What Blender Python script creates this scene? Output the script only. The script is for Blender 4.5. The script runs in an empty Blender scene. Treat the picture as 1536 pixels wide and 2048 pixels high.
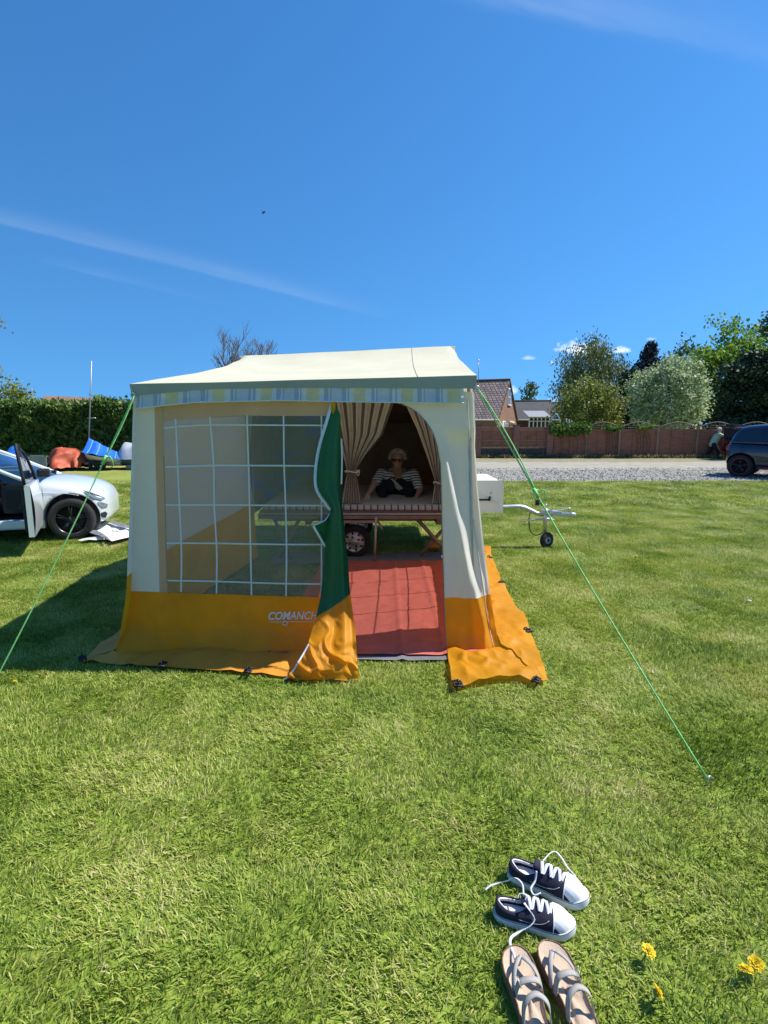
import bpy, bmesh, math, random
import numpy as np
from mathutils import Vector, Matrix, noise

random.seed(7); RNG = np.random.default_rng(7)
SC = bpy.context.scene
COL = SC.collection
R = math.radians

# ------------------------------------------------------------------ camera
CH, PITCH, FPX = 1.55, R(9.3), 1080.0          # eye height, downward tilt, focal length in pixels of the 1536 px wide photo
cam_d = bpy.data.cameras.new('camera'); cam = bpy.data.objects.new('camera', cam_d); COL.objects.link(cam)
cam.location = (0, 0, CH); cam.rotation_euler = (math.pi/2 - PITCH, 0, 0)
cam_d.sensor_fit = 'HORIZONTAL'; cam_d.sensor_width = 36; cam_d.lens = FPX/1536*36
cam_d.clip_start = 0.05; cam_d.clip_end = 3000
SC.camera = cam

def ray(px, py):
    cx, cy = (px-768)/FPX, (1024-py)/FPX
    return Vector((cx, math.cos(PITCH)+cy*math.sin(PITCH), -math.sin(PITCH)+cy*math.cos(PITCH)))
def P(px, py, y):                               # point seen at a photo position, at world depth y
    d = ray(px, py); return Vector((0, 0, CH)) + d*(y/d.y)
def G(px, py, z=0.0):                           # point seen at a photo position, at world height z
    d = ray(px, py); return Vector((0, 0, CH)) + d*((z-CH)/d.z)

# ------------------------------------------------------------------ sun, sky, exposure
SUN_DIR = Vector((0.72, 0.15, 1.0)).normalized()
SUN_EL = math.asin(SUN_DIR.z); SUN_AZ = math.atan2(SUN_DIR.x, SUN_DIR.y)
sl = bpy.data.lights.new('sun', 'SUN'); sl.energy = 4.1; sl.angle = R(0.53); sl.color = (1.0, 0.955, 0.87)
so = bpy.data.objects.new('sun', sl); COL.objects.link(so)
so.rotation_euler = (-SUN_DIR).to_track_quat('-Z', 'Y').to_euler()
so.location = (20, 5, 30)

W = bpy.data.worlds.new('World'); SC.world = W; W.use_nodes = True
def world():
    nt = W.node_tree; N = nt.nodes; L = nt.links; N.clear()
    def nd(t, **k):
        n = N.new(t)
        for a, b in k.items(): setattr(n, a, b)
        return n
    def put(sock, v):
        if hasattr(v, 'default_value'): L.new(v, sock)
        else: sock.default_value = v
    def m(op, a, b=0.0, c=None, clamp=False):
        n = nd('ShaderNodeMath', operation=op, use_clamp=clamp)
        put(n.inputs[0], a); put(n.inputs[1], b)
        if c is not None: put(n.inputs[2], c)
        return n.outputs[0]
    out = nd('ShaderNodeOutputWorld'); bg = nd('ShaderNodeBackground')
    sky = nd('ShaderNodeTexSky', sky_type='NISHITA', sun_disc=False)
    sky.sun_elevation = SUN_EL; sky.sun_rotation = SUN_AZ
    sky.altitude = 0; sky.air_density = 1.0; sky.dust_density = 0.1; sky.ozone_density = 2.0
    hs = nd('ShaderNodeHueSaturation'); hs.inputs['Saturation'].default_value = 1.25; hs.inputs['Value'].default_value = 1.0
    hs.inputs['Hue'].default_value = 0.505
    L.new(sky.outputs[0], hs.inputs['Color'])
    tc = nd('ShaderNodeTexCoord'); sep = nd('ShaderNodeSeparateXYZ'); L.new(tc.outputs['Generated'], sep.inputs[0])
    x, y, z = sep.outputs
    # clear dry air: the whole sky keeps the blue of some way above the horizon
    cz = nd('ShaderNodeCombineXYZ'); L.new(x, cz.inputs[0]); L.new(y, cz.inputs[1]); L.new(m('MULTIPLY_ADD', m('MAXIMUM', z, 0.0), .78, .24), cz.inputs[2])
    nv = nd('ShaderNodeVectorMath', operation='NORMALIZE'); L.new(cz.outputs[0], nv.inputs[0]); L.new(nv.outputs[0], sky.inputs['Vector'])
    ya = m('MAXIMUM', m('ABSOLUTE', y), 0.02)
    u = m('DIVIDE', x, ya); v = m('DIVIDE', z, ya)
    def uv(px, py):
        d = ray(px, py); return d.x/d.y, d.z/d.y
    def nz(sx, sy, scale, det, seed, rough=.6, ang=0.0):
        c, s = math.cos(ang), math.sin(ang)
        a = m('ADD', m('MULTIPLY', u, c*sx), m('MULTIPLY', v, s*sx))
        b = m('ADD', m('MULTIPLY', u, -s*sy), m('MULTIPLY', v, c*sy))
        cb = nd('ShaderNodeCombineXYZ'); L.new(a, cb.inputs[0]); L.new(b, cb.inputs[1]); cb.inputs[2].default_value = seed
        n = nd('ShaderNodeTexNoise'); n.inputs['Scale'].default_value = scale; n.inputs['Detail'].default_value = det; n.inputs['Roughness'].default_value = rough
        L.new(cb.outputs[0], n.inputs['Vector']); return n.outputs['Fac']
    total = None
    def acc(vv):
        nonlocal total
        total = vv if total is None else m('ADD', total, vv)
    NS = nz(1.0, 6.0, 3.5, 3, 1.7, .62, R(-13.5)); NC = nz(1.0, 1.4, 36.0, 3, 2.2, .6)     # one noise for all streaks, one for all puffs
    # high thin streaks
    def streak(p0, p1, w, amp, seed, soft=.12):
        (u0, v0), (u1, v1) = uv(*p0), uv(*p1)
        dx, dy = u1-u0, v1-v0; ln = math.hypot(dx, dy); dx /= ln; dy /= ln
        t = m('ADD', m('MULTIPLY', m('SUBTRACT', u, u0), dx), m('MULTIPLY', m('SUBTRACT', v, v0), dy))
        q = m('ADD', m('MULTIPLY', m('SUBTRACT', u, u0), -dy), m('MULTIPLY', m('SUBTRACT', v, v0), dx))
        n1 = NS
        q2 = m('ADD', q, m('MULTIPLY', m('SUBTRACT', n1, .5), w*1.2))
        # sharper lower edge, feathered upper edge
        side = m('GREATER_THAN', q2, 0.0)
        ww = m('ADD', m('MULTIPLY', side, w*2.2), w*0.55)
        g = m('POWER', 2.718, m('MULTIPLY', m('POWER', m('DIVIDE', m('ABSOLUTE', q2), ww), 2.0), -1.0))
        f0 = m('DIVIDE', m('ADD', t, soft), soft, clamp=True); f1 = m('DIVIDE', m('SUBTRACT', ln, t), soft*2.5, clamp=True)
        mod = m('MULTIPLY_ADD', NS, 1.3, -.1)
        acc(m('MULTIPLY', m('MULTIPLY', m('MULTIPLY', g, f0), f1), m('MULTIPLY', mod, amp)))
    streak((-200, 395), (800, 640), 0.0065, 0.12, 1.7)
    streak((190, 548), (470, 615), 0.004, 0.05, 4.1)
    streak((1080, 10), (1700, 150), 0.024, 0.15, 7.7, .25)
    # small fair-weather cumulus low over the trees
    def cumulus(px, py, wx, wy, amp, seed):
        u0, v0 = uv(px, py)
        a = m('DIVIDE', m('SUBTRACT', u, u0), wx/FPX); b = m('DIVIDE', m('SUBTRACT', v, v0), wy/FPX)
        below = m('LESS_THAN', b, 0.0)
        b = m('MULTIPLY', b, m('ADD', 1.0, m('MULTIPLY', below, .9)))
        d = m('SQRT', m('ADD', m('POWER', m('ABSOLUTE', a), 2.0), m('POWER', m('ABSOLUTE', b), 2.0)))
        e = m('ADD', m('SUBTRACT', 1.0, d), m('MULTIPLY', m('SUBTRACT', NC, .5), 2.6))
        acc(m('MULTIPLY', m('MULTIPLY', e, 1.15, clamp=True), amp))
    for c in ((1163, 700, 46, 21, 1.0, 2.2), (1250, 702, 22, 9, .7, 5.1), (1305, 679, 13, 5, .4, 8.3), (1054, 717, 15, 6, .42, 3.3), (1103, 725, 9, 6, .4, 6.4),
              (1092, 814, 42, 15, .95, 9.9), (1027, 783, 10, 14, .7, 12.0), (1237, 803, 12, 14, .7, 13.0)):
        cumulus(*c)
    mix = nd('ShaderNodeMix', data_type='RGBA'); mix.clamp_factor = True
    tint = nd('ShaderNodeMix', data_type='RGBA', blend_type='MULTIPLY'); tint.inputs['Factor'].default_value = 1.0; L.new(hs.outputs[0], tint.inputs['A']); tint.inputs['B'].default_value = (.62, .95, 1.0, 1)
    L.new(total, mix.inputs['Factor']); L.new(tint.outputs['Result'], mix.inputs['A']); mix.inputs['B'].default_value = (6.6, 7.0, 7.4, 1)
    L.new(mix.outputs['Result'], bg.inputs['Color']); bg.inputs['Strength'].default_value = 0.115
    L.new(bg.outputs[0], out.inputs[0])
world()
W.cycles.sampling_method = 'MANUAL'; W.cycles.sample_map_resolution = 256

vs = SC.view_settings; vs.view_transform = 'Standard'; vs.look = 'None'; vs.gamma = 1; vs.exposure = 0.75; vs.use_curve_mapping = False
try: SC.cycles.transparent_max_bounces = 12; SC.cycles.max_bounces = 7; SC.cycles.diffuse_bounces = 4; SC.cycles.glossy_bounces = 3; SC.cycles.transmission_bounces = 5; SC.cycles.use_denoising = True
except Exception: pass

# ------------------------------------------------------------------ helpers
def srgb(r, g, b):
    f = lambda c: (c/255/12.92 if c/255 <= .04045 else ((c/255+.055)/1.055)**2.4)
    return (f(r), f(g), f(b))

MATS = {}
def mat(name, col, rough=.6, var=.12, scale=8.0, bump=0.0, bscale=60.0, metal=0.0, transl=0.0, tcol=None, spec=.5, island=0.0, coat=0.0, col2=None, detail=5, aniso=None, world=False, sheen=0.0):
    if name in MATS: return MATS[name]
    m = bpy.data.materials.new(name); m.use_nodes = True; MATS[name] = m
    nt = m.node_tree; N = nt.nodes; L = nt.links
    b = N['Principled BSDF']; out = N['Material Output']
    b.inputs['Roughness'].default_value = rough; b.inputs['Metallic'].default_value = metal
    b.inputs['Specular IOR Level'].default_value = spec; b.inputs['Coat Weight'].default_value = coat
    b.inputs['Sheen Weight'].default_value = sheen
    if world: vec = N.new('ShaderNodeNewGeometry').outputs['Position']
    else: vec = N.new('ShaderNodeTexCoord').outputs['Object']
    if aniso:
        mp = N.new('ShaderNodeMapping'); mp.inputs['Scale'].default_value = aniso; L.new(vec, mp.inputs[0]); vec = mp.outputs[0]
    n = N.new('ShaderNodeTexNoise'); n.inputs['Scale'].default_value = scale; n.inputs['Detail'].default_value = detail; n.inputs['Roughness'].default_value = .62
    L.new(vec, n.inputs['Vector'])
    fac = n.outputs['Fac']
    cr = N.new('ShaderNodeValToRGB'); cr.color_ramp.elements[0].position = .3; cr.color_ramp.elements[1].position = .7
    c2 = col2 if col2 else tuple(min(1, c*(1+var)) for c in col)
    c1 = col if col2 else tuple(c*(1-var) for c in col)
    cr.color_ramp.elements[0].color = (*c1, 1); cr.color_ramp.elements[1].color = (*c2, 1)
    if island:
        g = N.new('ShaderNodeNewGeometry')
        mx = N.new('ShaderNodeMath'); mx.operation = 'MULTIPLY_ADD'; L.new(g.outputs['Random Per Island'], mx.inputs[0]); mx.inputs[1].default_value = island
        sub = N.new('ShaderNodeMath'); sub.operation = 'SUBTRACT'; L.new(fac, sub.inputs[0]); sub.inputs[1].default_value = island/2
        L.new(sub.outputs[0], mx.inputs[2]); fac = mx.outputs[0]
    L.new(fac, cr.inputs[0]); L.new(cr.outputs[0], b.inputs['Base Color'])
    if bump:
        n2 = N.new('ShaderNodeTexNoise'); n2.inputs['Scale'].default_value = bscale; n2.inputs['Detail'].default_value = 4; L.new(vec, n2.inputs['Vector'])
        bp = N.new('ShaderNodeBump'); bp.inputs['Strength'].default_value = bump; bp.inputs['Distance'].default_value = .02
        L.new(n2.outputs['Fac'], bp.inputs['Height']); L.new(bp.outputs[0], b.inputs['Normal'])
    if transl:
        tr = N.new('ShaderNodeBsdfTranslucent')
        if tcol: tr.inputs[0].default_value = (*tcol, 1)
        else: L.new(cr.outputs[0], tr.inputs[0])
        mxs = N.new('ShaderNodeMixShader'); mxs.inputs[0].default_value = transl
        L.new(b.outputs[0], mxs.inputs[1]); L.new(tr.outputs[0], mxs.inputs[2]); L.new(mxs.outputs[0], out.inputs[0])
    return m

def wmat(o):
    M = o.matrix_basis.copy()
    if o.parent: M = wmat(o.parent) @ o.matrix_parent_inverse @ M
    return M
def tag(o, label=None, cat=None, group=None, kind=None):
    if label: o['label'] = label
    if cat: o['category'] = cat
    if group: o['group'] = group
    if kind: o['kind'] = kind
    return o
def thing(name, label, cat, loc=(0, 0, 0), rz=0.0, group=None):
    o = bpy.data.objects.new(name, None); o.empty_display_size = .1; COL.objects.link(o)
    o.location = loc; o.rotation_euler = (0, 0, rz)
    return tag(o, label, cat, group)
def link_mesh(name, me, parent=None, smooth=True, local=False):
    o = bpy.data.objects.new(name, me); COL.objects.link(o)
    if parent is not None:
        o.parent = parent
        if not local: o.matrix_parent_inverse = wmat(parent).inverted()
    return o
class MB:
    def __init__(s): s.v = []; s.f = []; s.m = []; s.sm = []
    def add(s, vs, fs, mi=0, sm=True):
        o = len(s.v); s.v += [tuple(p) for p in vs]
        for f in fs: s.f.append(tuple(i+o for i in f)); s.m.append(mi); s.sm.append(sm)
        return s
    def box(s, lo, hi, mi=0, M=None, bev=0.0):
        x0, y0, z0 = lo; x1, y1, z1 = hi
        if bev:
            bm = bmesh.new(); bmesh.ops.create_cube(bm, size=1)
            for v in bm.verts: v.co = Vector((x0+(v.co.x+.5)*(x1-x0), y0+(v.co.y+.5)*(y1-y0), z0+(v.co.z+.5)*(z1-z0)))
            bmesh.ops.bevel(bm, geom=bm.edges[:], offset=bev, segments=2, affect='EDGES', profile=.6)
            bm.verts.index_update(); vs = [v.co.copy() for v in bm.verts]; fs = [[v.index for v in f.verts] for f in bm.faces]; bm.free()
        else:
            vs = [Vector(p) for p in ((x0,y0,z0),(x1,y0,z0),(x1,y1,z0),(x0,y1,z0),(x0,y0,z1),(x1,y0,z1),(x1,y1,z1),(x0,y1,z1))]
            fs = [(0,3,2,1),(4,5,6,7),(0,1,5,4),(1,2,6,5),(2,3,7,6),(3,0,4,7)]
        if M: vs = [M @ v for v in vs]
        return s.add(vs, fs, mi, False)
    def tube(s, pts, r, n=8, mi=0, cap=True, flat=1.0, up=None):
        pts = [Vector(p) for p in pts]; rs = r if isinstance(r, (list, tuple)) else [r]*len(pts)
        vs = []; prev = None
        for i, p in enumerate(pts):
            t = (pts[min(i+1, len(pts)-1)] - pts[max(i-1, 0)])
            if t.length < 1e-9: t = Vector((0, 0, 1))
            t.normalize()
            ref = Vector(up) if up else (prev if prev is not None else (Vector((0, 0, 1)) if abs(t.z) < .9 else Vector((1, 0, 0))))
            a = t.cross(ref)
            if a.length < 1e-6: a = t.cross(Vector((0.3, .9, .2)))
            a.normalize(); b = a.cross(t).normalized(); prev = b
            for k in range(n):
                th = 2*math.pi*k/n; vs.append(p + (a*math.cos(th) + b*math.sin(th)*flat)*rs[i])
        fs = []
        for i in range(len(pts)-1):
            for k in range(n): fs.append((i*n+k, i*n+(k+1) % n, (i+1)*n+(k+1) % n, (i+1)*n+k))
        if cap: fs.append(tuple(range(n-1, -1, -1))); fs.append(tuple((len(pts)-1)*n+k for k in range(n)))
        return s.add(vs, fs, mi)
    def grid(s, fn, nu, nv, mi=0, mfn=None, keep=None):
        vs = [fn(i/nu, j/nv) for j in range(nv+1) for i in range(nu+1)]
        o = len(s.v); s.v += [tuple(p) for p in vs]
        for j in range(nv):
            for i in range(nu):
                if keep and not keep((i+.5)/nu, (j+.5)/nv): continue
                s.f.append((o+j*(nu+1)+i, o+j*(nu+1)+i+1, o+(j+1)*(nu+1)+i+1, o+(j+1)*(nu+1)+i)); s.sm.append(True)
                s.m.append(mfn((i+.5)/nu, (j+.5)/nv) if mfn else mi)
        return s
    def lathe(s, prof, n=24, M=None, mi=0, closed=False):
        vs = []; np_ = len(prof)
        for k in range(n):
            th = 2*math.pi*k/n
            for r, z in prof: 
                v = Vector((r*math.cos(th), r*math.sin(th), z)); vs.append(M @ v if M else v)
        fs = []
        for k in range(n):
            for i in range(np_-1 + (1 if closed else 0)):
                a = k*np_+i; b = k*np_+(i+1) % np_; c = ((k+1) % n)*np_+(i+1) % np_; d = ((k+1) % n)*np_+i
                fs.append((a, d, c, b))
        return s.add(vs, fs, mi)
    def sphere(s, c, r, n=10, mi=0, sc=(1, 1, 1)):
        prof = [(math.sin(math.pi*i/n)*r, -math.cos(math.pi*i/n)*r) for i in range(n+1)]
        return s.lathe(prof, n*2, Matrix.Translation(Vector(c)) @ Matrix.Diagonal((*sc, 1)), mi)
    def mesh(s, name, mats):
        me = bpy.data.meshes.new(name); me.from_pydata(s.v, [], s.f)
        for m in (mats if isinstance(mats, (list, tuple)) else [mats]): me.materials.append(m)
        me.polygons.foreach_set('material_index', s.m); me.polygons.foreach_set('use_smooth', s.sm); me.update()
        return me
    def build(s, name, mats, parent=None, local=False, solid=0.0, sub=0):
        o = link_mesh(name, s.mesh(name, mats), parent, local=local)
        if solid: 
            md = o.modifiers.new('solid', 'SOLIDIFY'); md.thickness = solid; md.offset = 0
        if sub:
            md = o.modifiers.new('sub', 'SUBSURF'); md.levels = md.render_levels = sub
        return o
def interp(pts, t):                     # piecewise linear on the first coordinate
    if t <= pts[0][0]: return pts[0][1:] if len(pts[0]) > 2 else pts[0][1]
    for a, b in zip(pts, pts[1:]):
        if t <= b[0]:
            k = (t-a[0])/(b[0]-a[0]) if b[0] != a[0] else 0
            r = tuple(p+(q-p)*k for p, q in zip(a[1:], b[1:])); return r if len(r) > 1 else r[0]
    return pts[-1][1:] if len(pts[-1]) > 2 else pts[-1][1]
def smooth(a, b, t):
    k = min(1, max(0, (t-a)/(b-a))); return k*k*(3-2*k)
def spline(pts, n=8):                   # Catmull-Rom through the points
    pts = [Vector(p) for p in pts]; q = [2*pts[0]-pts[1]] + pts + [2*pts[-1]-pts[-2]]; out = []
    for i in range(1, len(q)-2):
        for k in range(n):
            t = k/n; a, b, c, d = q[i-1], q[i], q[i+1], q[i+2]
            out.append(.5*((2*b)+(c-a)*t+(2*a-5*b+4*c-d)*t*t+(3*b-a-3*c+d)*t**3))
    out.append(pts[-1]); return out
def nz3(v, s=1.0, seed=0.0): return noise.noise(Vector((v[0]*s+seed, v[1]*s+seed*1.7, v[2]*s-seed*.6)))
def eval_mesh(o):
    dg = bpy.context.evaluated_depsgraph_get(); dg.update()
    return bpy.data.meshes.new_from_object(o.evaluated_get(dg))
# ------------------------------------------------------------------ ground
def lawn_material():
    m = bpy.data.materials.new('lawn_soil'); m.use_nodes = True; nt = m.node_tree; N = nt.nodes; L = nt.links
    b = N['Principled BSDF']; b.inputs['Roughness'].default_value = .95; b.inputs['Specular IOR Level'].default_value = .15
    pos = N.new('ShaderNodeNewGeometry').outputs['Position']
    n1 = N.new('ShaderNodeTexNoise'); n1.inputs['Scale'].default_value = .55; n1.inputs['Detail'].default_value = 8; n1.inputs['Roughness'].default_value = .7; L.new(pos, n1.inputs[0])
    n2 = N.new('ShaderNodeTexNoise'); n2.inputs['Scale'].default_value = 26; n2.inputs['Detail'].default_value = 6; L.new(pos, n2.inputs[0])
    mx = N.new('ShaderNodeMath'); mx.operation = 'MULTIPLY_ADD'; L.new(n2.outputs[0], mx.inputs[0]); mx.inputs[1].default_value = .7; 
    s = N.new('ShaderNodeMath'); s.operation = 'MULTIPLY'; L.new(n1.outputs[0], s.inputs[0]); s.inputs[1].default_value = .5; L.new(s.outputs[0], mx.inputs[2])
    cr = N.new('ShaderNodeValToRGB'); e = cr.color_ramp.elements; e[0].position = .35; e[0].color = (.06, .105, .012, 1); e[1].position = .8; e[1].color = (.34, .38, .075, 1)
    k = e.new(.58); k.color = (.18, .26, .035, 1)
    L.new(mx.outputs[0], cr.inputs[0])
    # drier, sandier turf beside the boats and the track
    sp = N.new('ShaderNodeSeparateXYZ'); L.new(pos, sp.inputs[0])
    a = N.new('ShaderNodeMapRange'); a.inputs['From Min'].default_value = 14.5; a.inputs['From Max'].default_value = 18.5; L.new(sp.outputs[1], a.inputs[0])
    a2 = N.new('ShaderNodeMath'); a2.operation = 'MULTIPLY_ADD'; L.new(n1.outputs[0], a2.inputs[0]); a2.inputs[1].default_value = 1.6; a2.inputs[2].default_value = -.25; a2.use_clamp = True
    a3 = N.new('ShaderNodeMath'); a3.operation = 'MULTIPLY'; L.new(a.outputs[0], a3.inputs[0]); L.new(a2.outputs[0], a3.inputs[1])
    mc = N.new('ShaderNodeMix'); mc.data_type = 'RGBA'; L.new(a3.outputs[0], mc.inputs['Factor']); L.new(cr.outputs[0], mc.inputs['A']); mc.inputs['B'].default_value = (.40, .34, .13, 1)
    L.new(mc.outputs['Result'], b.inputs['Base Color'])
    bp = N.new('ShaderNodeBump'); bp.inputs['Strength'].default_value = .9; bp.inputs['Distance'].default_value = .05; L.new(n2.outputs[0], bp.inputs['Height']); L.new(bp.outputs[0], b.inputs['Normal'])
    return m
g = MB(); g.add([(-900, -300, 0), (900, -300, 0), (900, 1500, 0), (-900, 1500, 0)], [(0, 1, 2, 3)])
tag(g.build('lawn', lawn_material()), kind='structure', label='mown green lawn with dry patches under the trailer tent')

def edge_sheet(name, x0, x1, near, far, z, m, label):
    b = MB()
    def fn(u, v):
        x = x0+(x1-x0)*u
        a = near(x)+.16*nz3((x, 0, 1), 1.3)+.07*nz3((x, 3, 1), 5); c = far(x)+.22*nz3((x, 9, 1), .9)
        return (x, a+(c-a)*v, z)
    b.grid(fn, 260, 6); return tag(b.build(name, m), kind='structure', label=label)
GRAVEL = mat('gravel', (.15, .142, .125), .95, scale=5.5, var=.3, bump=1.0, bscale=24, col2=(.38, .36, .315), detail=9, world=True, spec=.2)
SAND = mat('sandy_ground', (.26, .235, .19), .95, scale=2.2, var=.2, bump=.7, bscale=24, col2=(.40, .375, .315), detail=8, world=True, spec=.2)
DRY = mat('dry_verge', (.20, .185, .10), .95, scale=5, bump=1.0, bscale=22, col2=(.34, .295, .19), detail=8, world=True, spec=.1)
edge_sheet('gravel_track', -3, 70, lambda x: 14.55-.02*(x-3), lambda x: 19.3, .004, GRAVEL, 'grey gravel track across the lawn behind the tent')
edge_sheet('sandy_lane', -3, 70, lambda x: 18.2, lambda x: 22.6, .008, SAND, 'pale sandy far half of the track along the fence')
edge_sheet('grass_verge', -3, 70, lambda x: 22.2, lambda x: 24.4, .012, DRY, 'dry yellowish verge at the foot of the fence')

def stones(name, n, xa, xb, ya, yb, smin, smax, seed, label):
    """loose gravel on the track: small faceted stones, far too many to count"""
    r = np.random.default_rng(seed); base = np.array([(1, 0, 0), (0, 1, 0), (-1, 0, 0), (0, -1, 0), (0, 0, .7), (0, 0, -.4)]); tri = np.array([(0, 1, 4), (1, 2, 4), (2, 3, 4), (3, 0, 4), (1, 0, 5), (2, 1, 5), (3, 2, 5), (0, 3, 5)])
    y = ya+(yb-ya)*r.uniform(0, 1, n)**1.3; x = r.uniform(xa, xb, n); x = np.clip(x, -.3*y, .95*y); s = r.uniform(smin, smax, n); a = r.uniform(0, 6.28, n)
    J = base[None]*r.uniform(.6, 1.3, (n, 6, 1))*s[:, None, None]; c, q = np.cos(a)[:, None], np.sin(a)[:, None]
    V = np.stack([J[:, :, 0]*c-J[:, :, 1]*q+x[:, None], J[:, :, 0]*q+J[:, :, 1]*c+y[:, None], J[:, :, 2]+s[:, None]*.25+.006], 2).reshape(-1, 3)
    F = (tri[None]+6*np.arange(n)[:, None, None]).reshape(-1, 3); me = bpy.data.meshes.new(name); me.from_pydata(V.tolist(), [], F.tolist())
    me.materials.append(mat('gravel_stone', (.17, .16, .14), .9, scale=3, col2=(.58, .55, .48), island=1.0, world=True, spec=.2)); me.update()
    return tag(link_mesh(name, me), label, 'gravel', kind='stuff')
stones('gravel_stones', 9000, 1.5, 18, 14.5, 19.0, .012, .034, 5, 'loose grey stones scattered over the gravel track')
# ------------------------------------------------------------------ grass blades
def in_poly(x, y, poly):
    ins = np.zeros(len(x), bool); j = len(poly)-1
    for i in range(len(poly)):
        xi, yi = poly[i][:2]; xj, yj = poly[j][:2]
        if yi != yj: ins ^= ((yi > y) != (yj > y)) & (x < (xj-xi)*(y-yi)/(yj-yi)+xi)
        j = i
    return ins
GRASS_MASK = []                          # polygons (ground sheet, tent skirts, soles ...) where no blades grow; filled by the builders
def blade_material():
    m = bpy.data.materials.new('grass_blade'); m.use_nodes = True; nt = m.node_tree; N = nt.nodes; L = nt.links
    b = N['Principled BSDF']; out = N['Material Output']; b.inputs['Roughness'].default_value = .5; b.inputs['Specular IOR Level'].default_value = .28
    geo = N.new('ShaderNodeNewGeometry'); oi = N.new('ShaderNodeObjectInfo')
    n1 = N.new('ShaderNodeTexNoise'); n1.inputs['Scale'].default_value = 1.5; n1.inputs['Detail'].default_value = 6; n1.inputs['Roughness'].default_value = .65; L.new(geo.outputs['Position'], n1.inputs[0])
    def mth(op, a, b_, c=None):
        n = N.new('ShaderNodeMath'); n.operation = op
        for i, v in enumerate((a, b_, c)):
            if v is None: continue
            if hasattr(v, 'default_value'): L.new(v, n.inputs[i])
            else: n.inputs[i].default_value = v
        return n.outputs[0]
    t = mth('MULTIPLY_ADD', geo.outputs['Random Per Island'], .55, mth('MULTIPLY_ADD', n1.outputs[0], 1.4, mth('MULTIPLY_ADD', oi.outputs['Random'], .07, -.53)))
    cr = N.new('ShaderNodeValToRGB'); e = cr.color_ramp.elements
    e[0].position = .06; e[0].color = (.06, .12, .014, 1); e[1].position = 1.0; e[1].color = (.76, .64, .40, 1)
    for p, c in ((.24, (.15, .245, .028)), (.44, (.29, .375, .050)), (.64, (.455, .485, .10)), (.82, (.62, .56, .25))): k = e.new(p); k.color = (*c, 1)
    L.new(t, cr.inputs[0]); L.new(cr.outputs[0], b.inputs['Base Color'])
    tr = N.new('ShaderNodeBsdfTranslucent'); L.new(cr.outputs[0], tr.inputs[0]); mx = N.new('ShaderNodeMixShader'); mx.inputs[0].default_value = .33
    L.new(b.outputs[0], mx.inputs[1]); L.new(tr.outputs[0], mx.inputs[2]); L.new(mx.outputs[0], out.inputs[0])
    return m
def patch_mesh(name, n, size, lmin, lmax, w, m, seed):
    r = np.random.default_rng(seed)
    # clumped roots: blades gather in tufts, leaving darker gaps
    nc = max(3, int(size*size*900)); cx_, cy_ = r.uniform(-size/2, size/2, (2, nc)); ci = r.integers(0, nc, n); lone = r.uniform(0, 1, n) < .55
    bx = np.where(lone, r.uniform(-size/2, size/2, n), cx_[ci]+r.normal(0, .012, n)); by = np.where(lone, r.uniform(-size/2, size/2, n), cy_[ci]+r.normal(0, .012, n))
    bx = (bx+size/2) % size-size/2; by = (by+size/2) % size-size/2
    L = r.uniform(lmin, lmax, n)*np.where(lone, .85, r.uniform(.8, 1.25, nc)[ci])
    # combed direction drifts inside the patch
    fx, fy, ph = r.uniform(-9, 9, 3), r.uniform(-9, 9, 3), r.uniform(0, 6.28, 3)
    base = sum(np.sin(fx[k]*bx+fy[k]*by+ph[k]) for k in range(3))*.6
    hd = base + np.where(lone, 0, r.uniform(-1, 1, nc)[ci]) + r.normal(0, 1.0, n)
    tilt = np.clip(np.abs(r.normal(.82, .36, n)), .05, 1.4); W = w*r.uniform(.6, 1.35, n)
    dx, dy = np.cos(hd), np.sin(hd); px_, py_ = -dy, dx
    tw = r.uniform(-.7, .7, n)
    def pt(s, k):
        a = tilt*(.55+.6*s); h = L*s*np.sin(a); z = L*s*np.cos(a*.92)
        return np.stack([bx+dx*h+px_*k*np.cos(tw), by+dy*h+py_*k*np.cos(tw), np.maximum(z, .004*s)+k*np.sin(tw)], 1)
    a0, a1, b0, b1, t = pt(0, -W/2), pt(0, W/2), pt(.55, -W*.45), pt(.55, W*.45), pt(1.0, 0*W)
    V = np.stack([a0, a1, b0, b1, t], 1).reshape(-1, 3)
    q = 5*np.arange(n)[:, None]
    me = bpy.data.meshes.new(name)
    F = [f for i in range(n) for f in ((5*i, 5*i+1, 5*i+3, 5*i+2), (5*i+2, 5*i+3, 5*i+4))]
    me.from_pydata(V.tolist(), [], F); me.materials.append(m)
    me.polygons.foreach_set('use_smooth', [True]*len(me.polygons)); me.update(); return me
GRASS_DENS = 20000
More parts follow.
